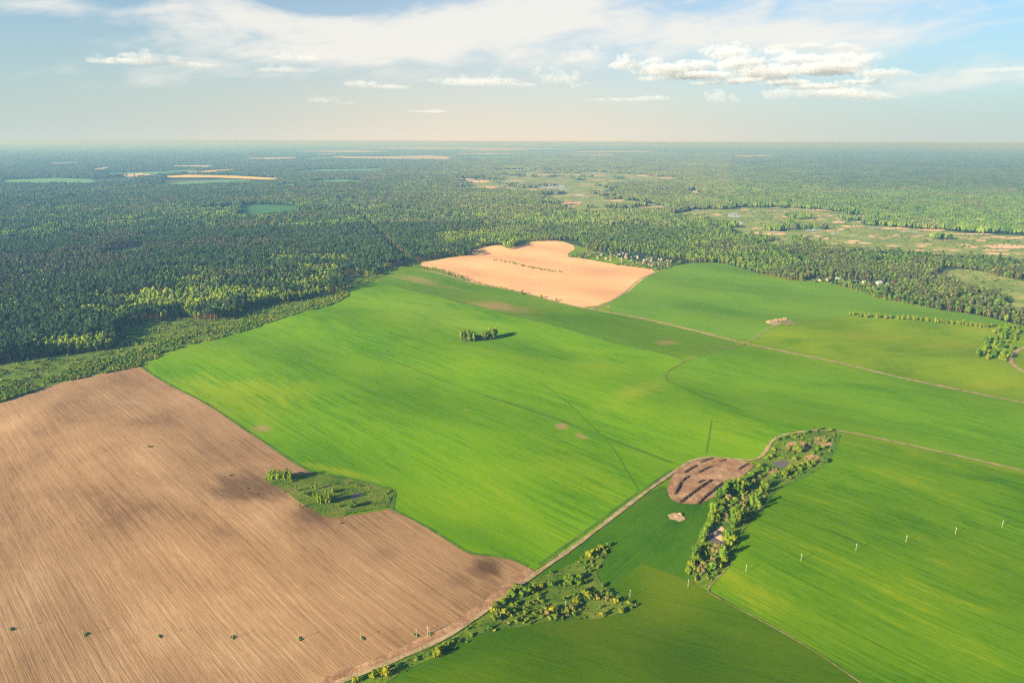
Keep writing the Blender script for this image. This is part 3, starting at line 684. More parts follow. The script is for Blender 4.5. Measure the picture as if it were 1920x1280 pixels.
for lst, conv, sc in ((K, z3, 3.369), (K2, lambda x, y: (480 + x / 2.461, 760 + y / 2.461), 2.461)):
    for (zx, zy, d, t) in lst:
        p = conv(zx, zy)
        r = d / sc * mpp(*p) * 0.58
        lab = special.get((zx, zy))
        w = WORD[t]
        plant_bush(ground(*p), r, TONE[t], lab or f'{w} rounded bush among the bushes of the scrub patch below the wheat', None if lab else f'{w} bushes of the scrub patch')

# tree belt with ponds between the dug ground and the barley
def z4(x, y): return 1180 + x / 3.555, 760 + y / 3.555
L = [(480,930,60),(500,880,45),(520,850,45),(545,800,50),(560,770,50),(580,800,45),(555,720,50),(590,640,70),(640,600,80),(660,580,90),(690,590,80),(720,590,70),(745,590,70),(760,560,50),(700,540,60),(780,560,50),(440,1000,50),(430,1040,50),(450,1060,45),(410,1100,50),(390,1120,40),(470,1070,35),(430,1115,40),
     (905,540,50),(870,600,80),(895,590,60),(840,690,80),(860,710,60),(815,680,50),(740,780,60),(760,770,45),(720,790,50),(680,760,70),(685,840,80),(650,910,50),(685,940,50),(620,1040,70),(660,960,40),(550,1110,50),(590,1100,40),(520,1115,40),(630,1060,40)]
Lb = [(690,680),(720,660),(760,640),(780,660),(810,640),(700,650),(750,690),(790,720),(640,780),(650,800),(580,970),(560,1000),(600,1000),(640,930),(660,640),(620,690),(610,720),(700,720),(600,760),(530,1080),(500,1100),(470,1120),(670,700),(720,700),(560,1060),(620,980)]
Lt = [(1120,310,100,'o'),(1060,300,50,'b'),(1030,460,60,'o'),(990,460,50,'g'),(920,420,40,'g'),(890,420,45,'g'),(870,400,50,'o'),(940,340,50,'o'),(920,350,40,'g'),(960,300,40,'o'),(1070,420,50,'o'),(1110,410,50,'o'),(1150,400,45,'o'),(1180,390,45,'o'),(1200,410,40,'g'),(1230,390,45,'o'),(1250,310,40,'g'),(1290,300,40,'g'),(1300,260,40,'o'),(1220,330,30,'g'),(1260,340,30,'g'),(1080,215,40,'g'),(1030,225,40,'g'),(990,235,35,'g'),(1180,195,35,'g'),(1260,175,30,'g'),(1340,180,30,'g'),(1100,220,30,'g'),(1300,385,50,'g'),(1060,450,40,'g'),(1140,430,40,'g'),(1100,360,40,'o'),(850,440,40,'g'),(820,460,50,'g'),(800,480,50,'g'),(780,500,50,'g'),(830,500,40,'b'),(870,470,40,'b'),(760,480,40,'g'),(730,510,50,'o'),(960,480,36,'g')]
for (zx, zy, d) in L:
    p = z4(zx, zy); r = d / 3.555 * mpp(*p) * 0.62
    if d >= 60:
        plant_tree(LEAFY if zx < 800 else YOUNG, 'leafy_tree', ground(*p), (0.85 if zx < 800 else 1.2) * random.uniform(0.85, 1.15) * (d / 70) ** 0.5, 'fresh green tree taller than the bushes along the pond belt', 'tree', 'trees of the pond belt')
    else:
        plant_bush(ground(*p), r * 1.1, random.choice(['bush_green', 'bush_olive']), 'green bush lining the edge of the pond belt', 'bushes lining the pond belt', r * 1.5)
for (zx, zy) in Lb:
    p = z4(zx, zy); plant_bush(ground(*p), random.uniform(2.6, 4.4), random.choice(['bush_brown', 'bush_olive', 'bush_green', 'bush_brown']), 'low brownish bush inside the pond belt', 'brownish bushes inside the pond belt')
for (zx, zy, d, t) in Lt:
    p = z4(zx, zy); r = d / 3.555 * mpp(*p) * 0.5
    lab = 'largest round olive bush in the upper pond hollow' if d == 100 else None
    plant_bush(ground(*p), r, TONE[t], lab or f'{WORD[t]} bush around the upper pond hollow by the bend of the track', None if lab else f'{WORD[t]} bushes around the upper pond hollow')

# rough patch between the ploughed field and the wheat
def z6(x, y): return 440 + x / 5.333, 840 + y / 5.333
for i in range(24):
    plant_tree(YOUNG, 'young_tree', ground(*z6(335 + i * 10.2 + random.uniform(-6, 6), 318 + (i % 3) * 10 + random.uniform(-8, 8))), random.uniform(0.8, 1.4), 'slender young tree in the tight row at the patch corner by the soil', 'tree', 'young trees at the corner of the rough patch')
for i in range(13):
    plant_tree(YOUNG, 'young_tree', ground(*z6(800 + i * 14 + random.uniform(-6, 6), 560 + (i % 2) * 18 + random.uniform(-10, 10))), random.uniform(0.75, 1.4), 'slender young tree in the clump in the middle of the patch', 'tree', 'young trees amid the rough patch')
for i in range(8):
    plant_bush(ground(*z6(690 + i * 18, 495 + i * 8 + random.uniform(-8, 8))), random.uniform(1.6, 2.3), 'bush_green' if i % 2 else 'bush_olive', 'low bush in the row leading to the young tree clump', 'low bushes beside the young tree clump')
for (zx, zy, s, lab) in [(490,465,0.5,'small pointed tree alone on the brown edge below the tree row'), (620,450,0.75,'lone two-tiered young tree between the tree row and the clump'), (655,625,0.68,'pointed bright young tree alone on the bare earth of the patch'), (815,425,0.85,'taller young tree alone above the clump in the rough patch')]:
    plant_tree(YOUNG, 'young_tree', ground(*z6(zx, zy)), s, lab)
for (zx, zy, d, t, lab) in [(990,455,75,'o','wide pale olive bush lying above the young tree clump'), (1180,602,95,'g','large round bright bush beside the dark pond of the patch'), (1245,580,30,'g','small bush beside the large round one near the pond'), (1048,602,38,'o','small round olive bush between the clump and the large bush'), (575,350,40,'o','small olive bush just below the end of the tree row'), (620,322,30,'o','tiny pale bush behind the end of the tree row'), (770,415,28,'o','little bush beside the lone taller young tree'), (1130,358,30,'b','small pale bush on the upper edge of the rough patch'), (1220,372,28,'o','tiny bush amid the upper patch grass'), (1255,382,28,'o','tiny twin bush amid the upper patch grass'), (1540,432,36,'o','grey olive bush at the far tip of the patch by the wheat'), (1512,456,32,'o','low olive bush next to the tip of the patch'), (1065,472,26,'b','tiny pale brown bush beside the pond shadow')]:
    p = z6(zx, zy); plant_bush(ground(*p), d / 5.333 * mpp(*p) * 0.5, TONE[t], lab)

# small wood standing in the wheat
for i in range(46):
    u = random.random()
    if i < 24: px, py = 860 + u * 30, 641 - u * 2 + random.uniform(-5, 3)
    else: px, py = 905 + u * 26, 637 - u * 4 + random.uniform(-4, 2)
    plant_tree(BIRCH, 'birch_tree', ground(px, py), random.uniform(0.7, 1.0), 'yellowish tree of the small wood standing alone in the wheat', 'tree', 'trees of the small wood in the wheat')
for i in range(14):
    plant_bush(ground(885 + i * 1.8 + random.uniform(-3, 3), 632 + random.uniform(-2, 2)), random.uniform(2.5, 4), 'bush_green', 'dark bush in the gap of the small wood in the wheat', 'bushes of the small wood in the wheat')

# hedges
def along(pts, n, spread=2.0):
    P = densify(G(pts), 2.0, False)
    for i in range(n):
        q = P[int((i + random.random()) / n * (len(P) - 1))]
        yield q[0] + random.gauss(0, spread), q[1] + random.gauss(0, spread)
for xy in along([(1593, 591), (1640, 598), (1720, 603), (1790, 610), (1862, 616)], 56, 3):
    plant_tree(HEDGE, 'hedge_tree', xy, random.uniform(0.7, 1.15), 'olive tree of the hedge curving between far wheat and pasture', 'tree', 'hedge between far wheat and pasture')
Q = G([(1820, 665), (1850, 640), (1865, 622), (1900, 610), (1912, 630), (1896, 660), (1893, 688), (1860, 684)])
lo, hi = Q.min(0), Q.max(0); cnt = 0
while cnt < 85:
    p = lo + (hi - lo) * rng.random(2)
    if inside(p[None], Q)[0]:
        cnt += 1; plant_tree(HEDGE if random.random() < 0.65 else LEAFY, 'hedge_tree', p, random.uniform(0.7, 1.15), 'tree of the thicket where hedge and winding track meet', 'tree', 'thicket at the winding track')
for xy in along([(768, 496), (830, 513), (880, 526)], 46, 3.5):
    plant_tree(HEDGE, 'hedge_tree', xy, random.uniform(0.55, 1.0), 'olive tree of the roadside hedge along the pale tilled field', 'tree', 'roadside hedge of the pale field')
for xy in along([(880, 526), (920, 537), (965, 547)], 18, 2.5):
    plant_bush(xy, random.uniform(1.5, 2.6), 'bush_olive', 'low bush trailing off the roadside hedge of the pale field', 'low bushes of the roadside hedge')
for (px, py, s, lab) in [(979, 553, 0.95, 'leafy roadside tree, tallest of three beside the pale field'), (1015, 559, 0.8, 'broad thin roadside tree, middle of three beside the pale field'), (1043, 564, 0.75, 'narrow roadside tree, closest of three to the field corner')]:
    plant_tree(HEDGE, 'roadside_tree', ground(px, py), s * 1.1, lab)
for xy in along([(926, 489), (960, 495), (1000, 503), (1053, 511)], 42, 4):
    plant_bush(xy, random.uniform(1.5, 3.2), 'bush_olive', 'low bush in the line crossing the pale tilled field', 'bushes crossing the pale tilled field')

# ------------------------------------------------------------------ woods
FAR_WOOD = {}
def grid(spacing, r0, r1):
    half = rad(45)
    x = np.arange(-r1 * math.sin(half), r1 * math.sin(half), spacing)
    y = np.arange(r0 * math.cos(half), r1, spacing)
    X, Y = np.meshgrid(x, y)
    P = np.stack([X.ravel(), Y.ravel()], 1) + rng.uniform(-0.46, 0.46, (X.size, 2)) * spacing
    r = np.hypot(*P.T)
    return P[(r >= r0) & (r < r1) & (np.abs(np.arctan2(P[:, 0], P[:, 1])) < half)]

F_left = G([(-420, 775), (-150, 712), (0, 687), (50, 677), (107, 667), (200, 657), (218, 647), (216, 622), (233, 616), (283, 598), (300, 600), (350, 592), (367, 600), (400, 602), (437, 593), (460, 583), (507, 570), (580, 560), (633, 550), (646, 543), (640, 520), (662, 512), (690, 520), (730, 503), (762, 494), (800, 488), (884, 479), (884, 468), (935, 461), (955, 470), (985, 454), (1085, 452), (1100, 470), (1200, 474), (1285, 488), (1300, 494), (1350, 493), (1400, 504), (1432, 515), (1470, 528), (1560, 533), (1650, 561), (1760, 581), (1850, 593), (1905, 608), (2050, 640), (2400, 700)])
F_left = np.vstack([F_left, [(40000, 3000), (40000, 60000), (-40000, 60000), (-40000, 2000)]])
HOLES = [chaikin(G(p), True, 1) for p in (P_wet, P_wet2, P_right_meadow)] + [G([(195, 487), (205, 470), (268, 463), (275, 474), (240, 485)]), G([(420, 465), (425, 457), (455, 458), (452, 466)]),
    G([(302, 337), (345, 326), (440, 328), (528, 335), (520, 341), (440, 345), (370, 349), (300, 349)]), G([(345, 326), (385, 320), (440, 316), (445, 320), (390, 326)]), G([(0, 347), (0, 338), (100, 334), (170, 336), (250, 330), (260, 342), (185, 347), (60, 347)]), G([(515, 351), (530, 345), (565, 346), (550, 352)]), G([(540, 324), (600, 318), (720, 316), (720, 321), (640, 324)]), G([(560, 342), (640, 337), (700, 339), (640, 346)]), G([(160, 329), (300, 322), (350, 318), (370, 322), (300, 329)]),
    G([(1062, 484), (1100, 470), (1180, 474), (1290, 488), (1262, 500), (1240, 508), (1170, 498), (1100, 488)]),
    G([(1500, 531), (1530, 518), (1600, 524), (1690, 530), (1700, 540), (1640, 545), (1560, 535)])]
HOLES += [G([(442, 410), (454, 384), (510, 384), (558, 387), (566, 402), (520, 406), (480, 410)]), G([(360, 393), (440, 386), (440, 394), (380, 397)])]
HOLES += [streak(s[0], s[1], s[2] * 1.1, s[3] * 1.6) for s in sandspots[30:]]
for p in FARP['rape'] + FARP['green'] + FARP['pale']:        # open land in front of the far fields too, or the woods would hide them
    HOLES += [G(p), G([(a, b + min(2.0, (b - 268) * 0.05)) for a, b in p])]
ride = G([(628, 368), (690, 420), (752, 486), (770, 497)])

LIGHT = [G([(a, b + 17) for a, b in p]) for p in ([(105, 580), (170, 545), (240, 515), (290, 525), (330, 590), (300, 600), (260, 598), (200, 590)], [(225, 530), (290, 505), (390, 500), (470, 515), (610, 520), (640, 540), (560, 556), (470, 575), (400, 560), (340, 600), (300, 600), (270, 560)], [(30, 508), (90, 495), (100, 508), (40, 515)], [(560, 490), (640, 480), (650, 520), (600, 530)], [(650, 545), (660, 500), (745, 480), (755, 500), (690, 522)], [(0, 640), (60, 630), (215, 620), (216, 655), (100, 664), (0, 650)], [(430, 470), (560, 468), (640, 470), (640, 490), (500, 495)])]

def loosen(P, k):
    return P + k * (np.stack([fbm(P[:, 0] / 130, P[:, 1] / 130, 141, 3), fbm(P[:, 0] / 130, P[:, 1] / 130, 147, 3)], 1) - 0.5) * 2
def wood_points():
    out = {}
    for key, (sp, r0, r1) in dict(a=(6.2, 600, 1500), b=(8.5, 1500, 2700), c=(20, 2700, 5200), d=(42, 5200, 11000), e=(95, 11000, 24000)).items():
        P = grid(sp, r0, r1)
        P = P[inside(P, F_left)]
        for i, h in enumerate(HOLES):
            if i < 3: P = P[~(inside(loosen(P, (150, 260, 60)[i]), h) & (fbm(P[:, 0] / 140, P[:, 1] / 140, 151, 3) > (0.25, 0.30, 0.2)[i]))]
            else: P = P[~inside(P, h)]
        P = P[edge_dist(P, ride) > 12]
        out[key] = P
    return out
WP = wood_points()

def species(P):
    """0 pine, 1 broadleaf; and a leaf colour for each tree"""
    x, y = P[:, 0], P[:, 1]
    r = np.hypot(x, y)
    n1 = fbm(x / 150, y / 150, 21, 4); n2 = fbm(x / 420, y / 420, 33, 3); n3 = rng.random(len(P))
    az_ = np.arctan2(x, y)
    lightness = np.clip(n1 * 1.3 - 0.35, 0, 1) * 0.55 + 0.40 * (n2 - 0.5)
    mid = np.exp(-((az_ - 0.12) / 0.30) ** 2)           # more broadleaved wood ahead and to the right
    lightness = lightness + 0.30 * mid + np.where(az_ > 0.25, 0.16, 0)
    lightness = np.where((az_ < -0.1), lightness * 0.8 - 0.08, lightness)
    for q in LIGHT:
        k = inside(P + 38 * (np.stack([fbm(x / 45, y / 45, 61, 3), fbm(x / 45, y / 45, 67, 3)], 1) - 0.5) * 2, q) & (fbm(x / 60, y / 60, 77, 3) > 0.42)
        lightness = np.where(k, lightness + 0.50, lightness)
    inl = np.zeros(len(P), bool)
    Pj = P + 38 * (np.stack([fbm(x / 45, y / 45, 61, 3), fbm(x / 45, y / 45, 67, 3)], 1) - 0.5) * 2
    for q in LIGHT: inl |= inside(Pj, q)
    inl &= fbm(x / 60, y / 60, 77, 3) > 0.42
    pb = np.where(az_ > -0.05, 0.86, 0.27) + np.clip((lightness - 0.2) * 0.9, -0.3, 0.6) * np.where(az_ > -0.05, 0.3, 1.0)
    pb = np.where(inl, pb + 0.45, pb)
    stand = np.clip((fbm(x / 210, y / 130, 171, 3) - 0.535) * 9, 0, 1) * (az_ < 0.05)
    pb = pb + stand * 0.55; lightness = lightness + stand * 0.40
    broad = n3 < pb
    pine = np.array([0.043, 0.080, 0.027]); b1 = np.array([0.074, 0.132, 0.022]); b2 = np.array([0.190, 0.260, 0.022])
    t = np.clip((lightness - 0.34) * 1.5 + (rng.random(len(P)) - 0.5) * 0.6, 0, 1)[:, None]
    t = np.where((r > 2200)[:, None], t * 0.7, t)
    col = np.where(broad[:, None], b1 * (1 - t) + b2 * t, pine * (0.75 + 0.6 * rng.random((len(P), 1))))
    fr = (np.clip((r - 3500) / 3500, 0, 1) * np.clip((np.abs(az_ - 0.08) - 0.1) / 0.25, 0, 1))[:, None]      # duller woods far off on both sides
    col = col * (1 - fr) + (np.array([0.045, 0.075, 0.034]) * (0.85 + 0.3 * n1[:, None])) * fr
    brown = (fbm(x / 230, y / 230, 55, 3) > 0.60) & (n3 > 0.35)
    col = np.where(brown[:, None], col * 0.45 + np.array([0.075, 0.068, 0.038]) * 0.7, col)
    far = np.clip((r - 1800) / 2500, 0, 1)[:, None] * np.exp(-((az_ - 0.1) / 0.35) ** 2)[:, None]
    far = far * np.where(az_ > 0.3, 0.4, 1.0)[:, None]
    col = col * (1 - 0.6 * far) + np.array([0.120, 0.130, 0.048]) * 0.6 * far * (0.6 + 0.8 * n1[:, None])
    return broad, col

# prototypes for the woods (leaf clumps on trunks), used by the wood objects only
def proto(name, build):
    g = Geo(); build(g)
    o = bpy.data.objects.new(name, g.mesh(name, [M['wood_tint'], M['bark']]))
    return o
def lod_pine(seed):
    def b(g):
        rg = np.random.default_rng(seed); pine_crown(g, rg, 25.0, 0, fine=False); g.tube((0, 0, -0.6), (0, 0, 20), 0.35, 0.18, 4, 1)
    return b
def lod_leafy(seed):
    def b(g):
        rg = np.random.default_rng(seed); leafy_crown(g, rg, 20.0, 4.0, 0.2, 7, 0, 30, 1.0); g.tube((0, 0, -0.6), (0, 0, 12), 0.3, 0.15, 4, 1)
    return b
def lod_clump(seed, n, spread, hh, rr):
    def b(g):
        rg = np.random.default_rng(seed)
        for i in range(n):
            a, q = rg.uniform(0, 6.28), spread * math.sqrt(rg.uniform(0, 1)); h = hh * rg.uniform(0.72, 1.08)
            x, y = math.cos(a) * q, math.sin(a) * q
            g.blob((x, y, h * 0.62), (rr * rg.uniform(0.8, 1.2), rr * rg.uniform(0.8, 1.2), h * 0.40), rg, ICO1, 0.3)
            g.blob((x + rg.normal() * rr * 0.4, y + rg.normal() * rr * 0.4, h * 0.8), (rr * 0.6, rr * 0.6, h * 0.22), rg, ICO1, 0.3)
    return b
PROTO = {'pine': [proto('pine_source', lod_pine(300 + i)) for i in range(4)], 'leafy': [proto('broadleaf_source', lod_leafy(320 + i)) for i in range(4)],
         'c': [proto('clump_source', lod_clump(340 + i, 9, 13, 22, 3.6)) for i in range(4)], 'd': [proto('copse_source', lod_clump(360 + i, 14, 28, 22, 6.0)) for i in range(4)],
         'e': [proto('far_copse_source', lod_clump(380 + i, 16, 62, 22, 13)) for i in range(3)],
         'bush': [], }
for i in range(4):
    g = bush_geo(np.random.default_rng(400 + i), 2.2, 3.2, 6, 40)
    PROTO['bush'].append(bpy.data.objects.new('bush_source', g.mesh('bush_source', [M['wood_tint']])))

def scatter(name, P, col, scale, kinds, zoff=0.0):
    """one wood as one object: points that carry trees"""
    me = bpy.data.meshes.new(name)
    z = roll_h(P[:, 0], P[:, 1]) + zoff
    co = np.column_stack([P, z]).astype(np.float32)
    me.vertices.add(len(co)); me.vertices.foreach_set('co', co.ravel())
    a = me.attributes.new('tint', 'FLOAT_COLOR', 'POINT'); a.data.foreach_set('color', np.column_stack([col, np.ones(len(col))]).astype(np.float32).ravel())
    a = me.attributes.new('size', 'FLOAT_VECTOR', 'POINT'); a.data.foreach_set('vector', scale.astype(np.float32).ravel())
    a = me.attributes.new('turn', 'FLOAT_VECTOR', 'POINT'); a.data.foreach_set('vector', np.column_stack([np.zeros((len(P), 2)), rng.uniform(0, 6.28, len(P))]).astype(np.float32).ravel())
    me.update()
    o = bpy.data.objects.new(name, me); COL.objects.link(o); o['kind'] = 'stuff'
    t = bpy.data.node_groups.new(name, 'GeometryNodeTree')
    t.interface.new_socket('Geometry', in_out='INPUT', socket_type='NodeSocketGeometry')
    t.interface.new_socket('Geometry', in_out='OUTPUT', socket_type='NodeSocketGeometry')
    nn = t.nodes
    gi, go = nn.new('NodeGroupInput'), nn.new('NodeGroupOutput')
    jn = nn.new('GeometryNodeGeometryToInstance')
    for q in PROTO[kinds]:
        oi = nn.new('GeometryNodeObjectInfo'); oi.inputs['Object'].default_value = q; oi.inputs['As Instance'].default_value = False
        t.links.new(oi.outputs['Geometry'], jn.inputs[0])
    ip = nn.new('GeometryNodeInstanceOnPoints')
    def named(nm, typ):
        k = nn.new('GeometryNodeInputNamedAttribute'); k.data_type = typ; k.inputs[0].default_value = nm; return k.outputs[0]
    t.links.new(gi.outputs[0], ip.inputs['Points']); t.links.new(jn.outputs[0], ip.inputs['Instance'])
    ip.inputs['Pick Instance'].default_value = True
    e2r = nn.new('FunctionNodeEulerToRotation')
    t.links.new(named('turn', 'FLOAT_VECTOR'), e2r.inputs[0]); t.links.new(e2r.outputs[0], ip.inputs['Rotation'])
    t.links.new(named('size', 'FLOAT_VECTOR'), ip.inputs['Scale'])
    rv = nn.new('FunctionNodeRandomValue'); rv.data_type = 'INT'
    for s in rv.inputs:
        if s.type == 'INT' and s.name == 'Max': s.default_value = len(PROTO[kinds]) - 1
    oi_ = [s for s in rv.outputs if s.type == 'INT'][0]
    t.links.new(oi_, ip.inputs['Instance Index'])
    t.links.new(ip.outputs[0], go.inputs[0])
    md = o.modifiers.new('trees', 'NODES'); md.node_group = t
    return o

def rsize(n, lo, hi, wide=(0.9, 1.15)):
    s = rng.uniform(lo, hi, n); w = s * rng.uniform(*wide, n)
    return np.column_stack([w, w, s])

def in_frame(P, z=12.0):
    d = np.column_stack([P, np.full(len(P), z - EYE)])
    Mi = np.array(camo.matrix_world.to_3x3().transposed())
    c = d @ Mi.T
    u, v = c[:, 0] / -c[:, 2], c[:, 1] / -c[:, 2]
    return (c[:, 2] < 0) & (np.abs(u) < 0.75) & (np.abs(v) < 0.5)

def relief(P): return (0.72 + 0.52 * fbm(P[:, 0] / 55, P[:, 1] / 55, 91, 3))[:, None]
front = F_left[:30]
PW = np.vstack([WP['a'], WP['b']])
broad, col = species(PW)
ed = edge_dist(PW, front)
rr = np.hypot(*PW.T)
vis = in_frame(PW)
score = rr + ed * 22 + np.where(vis, 0, 1e6)
pick = {}
for kind, mask in (('pine', ~broad), ('leaf', broad)):
    idx = np.where(mask)[0]
    pick[kind] = idx[np.argsort(score[idx])[:290]]
for i in pick['pine']:
    x, y = PW[i]
    lab = ('tall dark pine at the front of the forest behind the scrub and ploughed field' if x < -560 else 'tall dark pine with bare reddish trunk along the forest edge by the wheat')
    plant_tree(PINES, 'pine_tree', (x, y), random.uniform(0.85, 1.12), lab, 'tree', 'pines at the forest front by the ploughed field' if x < -560 else 'pines at the forest front by the wheat')
for i in pick['leaf']:
    x, y = PW[i]
    lab = ('bright leafy tree at the forest front behind the scrub and ploughed field' if x < -560 else 'bright leafy tree among the pines at the forest edge by the wheat')
    plant_tree(BIRCH, 'broadleaf_tree', (x, y), random.uniform(0.75, 1.05), lab, 'tree', 'leafy trees at the forest front by the ploughed field' if x < -560 else 'leafy trees at the forest front by the wheat')
rest = np.ones(len(PW), bool); rest[pick['pine']] = False; rest[pick['leaf']] = False
k = rest & ~broad
scatter('pine_forest', PW[k], col[k], rsize(k.sum(), 0.72, 1.12, (0.95, 1.4)) * relief(PW[k]), 'pine')
k = rest & broad
scatter('broadleaf_forest', PW[k], col[k], rsize(k.sum(), 0.55, 1.02, (1.0, 1.5)) * relief(PW[k]), 'leafy')
for key, nm in (('c', 'distant_forest'), ('d', 'farther_forest'), ('e', 'horizon_forest')):
    P = WP[key]; b, c = species(P)
    c = c * (0.8 + 0.4 * fbm(P[:, 0] / 900, P[:, 1] / 900, 71, 2))[:, None]
    scatter(nm, P, c, rsize(len(P), 0.75, 1.15, (0.95, 1.15)), key)

def fill(poly, spacing, keep=1.0):
    lo, hi = poly.min(0), poly.max(0)
    X, Y = np.meshgrid(np.arange(lo[0], hi[0], spacing), np.arange(lo[1], hi[1], spacing))
    P = np.stack([X.ravel(), Y.ravel()], 1) + rng.uniform(-0.5, 0.5, (X.size, 2)) * spacing
    P = P[inside(P, poly)]
    return P[rng.random(len(P)) < keep]

# scrub along the forest foot, on the meadows, in the gardens
P = fill(G(P_strip), 3.6)
dn = edge_dist(P, G([(-420, 850), (-150, 790), (0, 755), (60, 736), (130, 714), (200, 699), (262, 688), (330, 659), (420, 633), (500, 609), (570, 588), (620, 571), (650, 558)]))
keep = (rng.random(len(P)) < np.where(dn < 62, 0.95, 0.22) * np.clip((fbm(P[:, 0] / 22, P[:, 1] / 22, 5) - 0.28) * 3.2, 0, 1)) & (dn > 2.5)
P = P[keep]
t = rng.random((len(P), 1)) * np.clip(fbm(P[:, 0] / 40, P[:, 1] / 40, 15) * 2 - 0.4, 0, 1)[:, None]
cs = np.array([0.070, 0.135, 0.010]) * (1 - t) + np.array([0.200, 0.200, 0.018]) * t
big = np.argsort(np.where(in_frame(P), np.hypot(*P.T), 1e9))[:70]
for i in big:
    plant_bush(P[i], rng.uniform(2.0, 3.4), 'bush_olive' if rng.random() < 0.4 else 'bush_green', 'low bush of the scrub between pine forest and ploughed field', 'bushes of the scrub strip by the ploughed field', rng.uniform(2, 3.2))
kk = np.ones(len(P), bool); kk[big] = False
scatter('scrub', P[kk], cs[kk], rsize(kk.sum(), 0.6, 1.35), 'bush')
parts_, cols_ = [], []
for poly, sp, kp in ((G(P_wet), 17, 0.30), (G(P_wet2), 30, 0.25), (G(P_right_meadow), 9, 0.10), (G([(1062, 484), (1100, 470), (1180, 474), (1290, 488), (1262, 500), (1240, 508), (1170, 498), (1100, 488)]), 7.5, 0.6), (G([(1500, 531), (1530, 518), (1600, 524), (1690, 530), (1700, 540), (1640, 545), (1560, 535)]), 8.5, 0.45)):
    q = fill(poly, sp, kp); q = q[fbm(q[:, 0] / 120, q[:, 1] / 120, 8) > 0.40]
    parts_.append(q); t = rng.random((len(q), 1)); cols_.append(np.array([0.045, 0.10, 0.025]) * (1 - t) + np.array([0.13, 0.14, 0.045]) * t)
P = np.vstack(parts_); scatter('meadow_scrub', P, np.vstack(cols_), rsize(len(P), 0.9, 2.2), 'bush')
P = np.vstack([fill(G(P_scrubk), 2.6, 0.35), fill(G(P_isle), 2.0, 0.40)]); t = rng.random((len(P), 1))
scatter('weeds', P, np.array([0.05, 0.11, 0.012]) * (1 - t) + np.array([0.15, 0.14, 0.035]) * t, rsize(len(P), 0.10, 0.30), 'bush', 0.3)
P = np.vstack([fill(G(P_belt), 3.0, 0.75), fill(G(P_scrubk), 3.4, 0.5)])
k = (fbm(P[:, 0] / 16, P[:, 1] / 16, 181, 3) > 0.44) & (edge_dist(P, np.vstack([G(P_belt), G(P_belt)[:1]])) > 2.0)
k &= ~((P[:, 1] > ground(1440, 885)[1]) & (rng.random(len(P)) < 0.6))
for q in (ground(1466, 868), ground(1340, 1018), ground(1343, 1006)): k &= np.hypot(P[:, 0] - q[0], P[:, 1] - q[1]) > 12.5
P = P[k]; t = rng.random((len(P), 1))
scatter('undergrowth', P, np.array([0.055, 0.12, 0.010]) * (1 - t) + np.array([0.15, 0.17, 0.022]) * t, rsize(len(P), 0.35, 0.95), 'bush', 0.3)

# ------------------------------------------------------------------ poles
M['pole'] = plain_mat('weathered_pole', (0.46, 0.42, 0.35), 0.9, 0.1, 0.15, 2.0)
M['porcelain'] = plain_mat('insulator', (0.50, 0.46, 0.42), 0.4, 0.4, 0.05, 1.0)
g = Geo(); g.tube((0, 0, -0.5), (0, 0, 6.3), 0.12, 0.09, 8); POLE = g.mesh('pole', [M['pole']])
g = Geo(); g.box((0, 0, 5.85), (1.5, 0.12, 0.14)); ARM = g.mesh('crossarm', [M['pole']])
INS = []
for dx in (-0.65, 0.0, 0.65):
    g = Geo(); z = 5.92 if dx else 6.3; g.tube((dx, 0, z), (dx, 0, z + 0.16), 0.05, 0.07, 6); g.tube((dx, 0, z + 0.16), (dx, 0, z + 0.26), 0.07, 0.03, 6); INS.append(g.mesh('insulator', [M['porcelain']]))
poles = [(20, 1183, 'ploughed field by the frame edge'), (156, 1187, 'ploughed field, second tuft of the row'), (296, 1189, 'ploughed field, third tuft of the row'), (436, 1191, 'ploughed field, fourth tuft of the row'), (560, 1195, 'ploughed field, fifth tuft of the row'), (676, 1197, 'ploughed field, sixth tuft of the row'), (781, 1195, 'ploughed field beside the braced pole'),
         (938, 1166, 'scrub bushes beside the farm track'), (1060, 1141, 'scrub clearing beside a brownish bush'), (1181, 1117, 'mown grass corner at the scrub tip'), (1290, 1099, 'grass at the foot of the pond belt'),
         (1398, 1075, 'barley closest to the pond belt'), (1501, 1055, 'barley, second from the pond belt'), (1604, 1035, 'barley, third from the pond belt'), (1698, 1018, 'barley, fourth from the pond belt'), (1791, 1000, 'barley, fifth from the pond belt'), (1879, 986, 'barley, farthest from the pond belt')]
line = math.atan2(*(np.array(ground(1879, 986)) - np.array(ground(1181, 1117)))[::-1])
for px, py, where in poles:
    x, y = ground(px, py)
    dark = 'tuft' in where or 'frame' in where
    o = make_thing('utility_pole', (x, y, zed(x, y) + 0.3), f'pale utility pole in the {where}', 'utility pole', 'utility poles crossing the fields', line + math.pi / 2, (1, 1, 1 if not dark else 0.85))
    part('pole', POLE, o); part('crossarm', ARM, o)
    for q in INS: part('insulator', q, o)
x, y = ground(802, 1192)
o = make_thing('braced_pole', (x, y, zed(x, y) + 0.3), 'A-shaped braced utility pole at the track end of the tuft row', 'utility pole', None, 0)
part('pole', POLE, o); part('crossarm', ARM, o)
g = Geo(); g.tube((2.0, 0.3, -0.5), (0.1, 0, 5.6), 0.16, 0.13, 8); part('brace', g.mesh('brace', [M['pole']]), o)
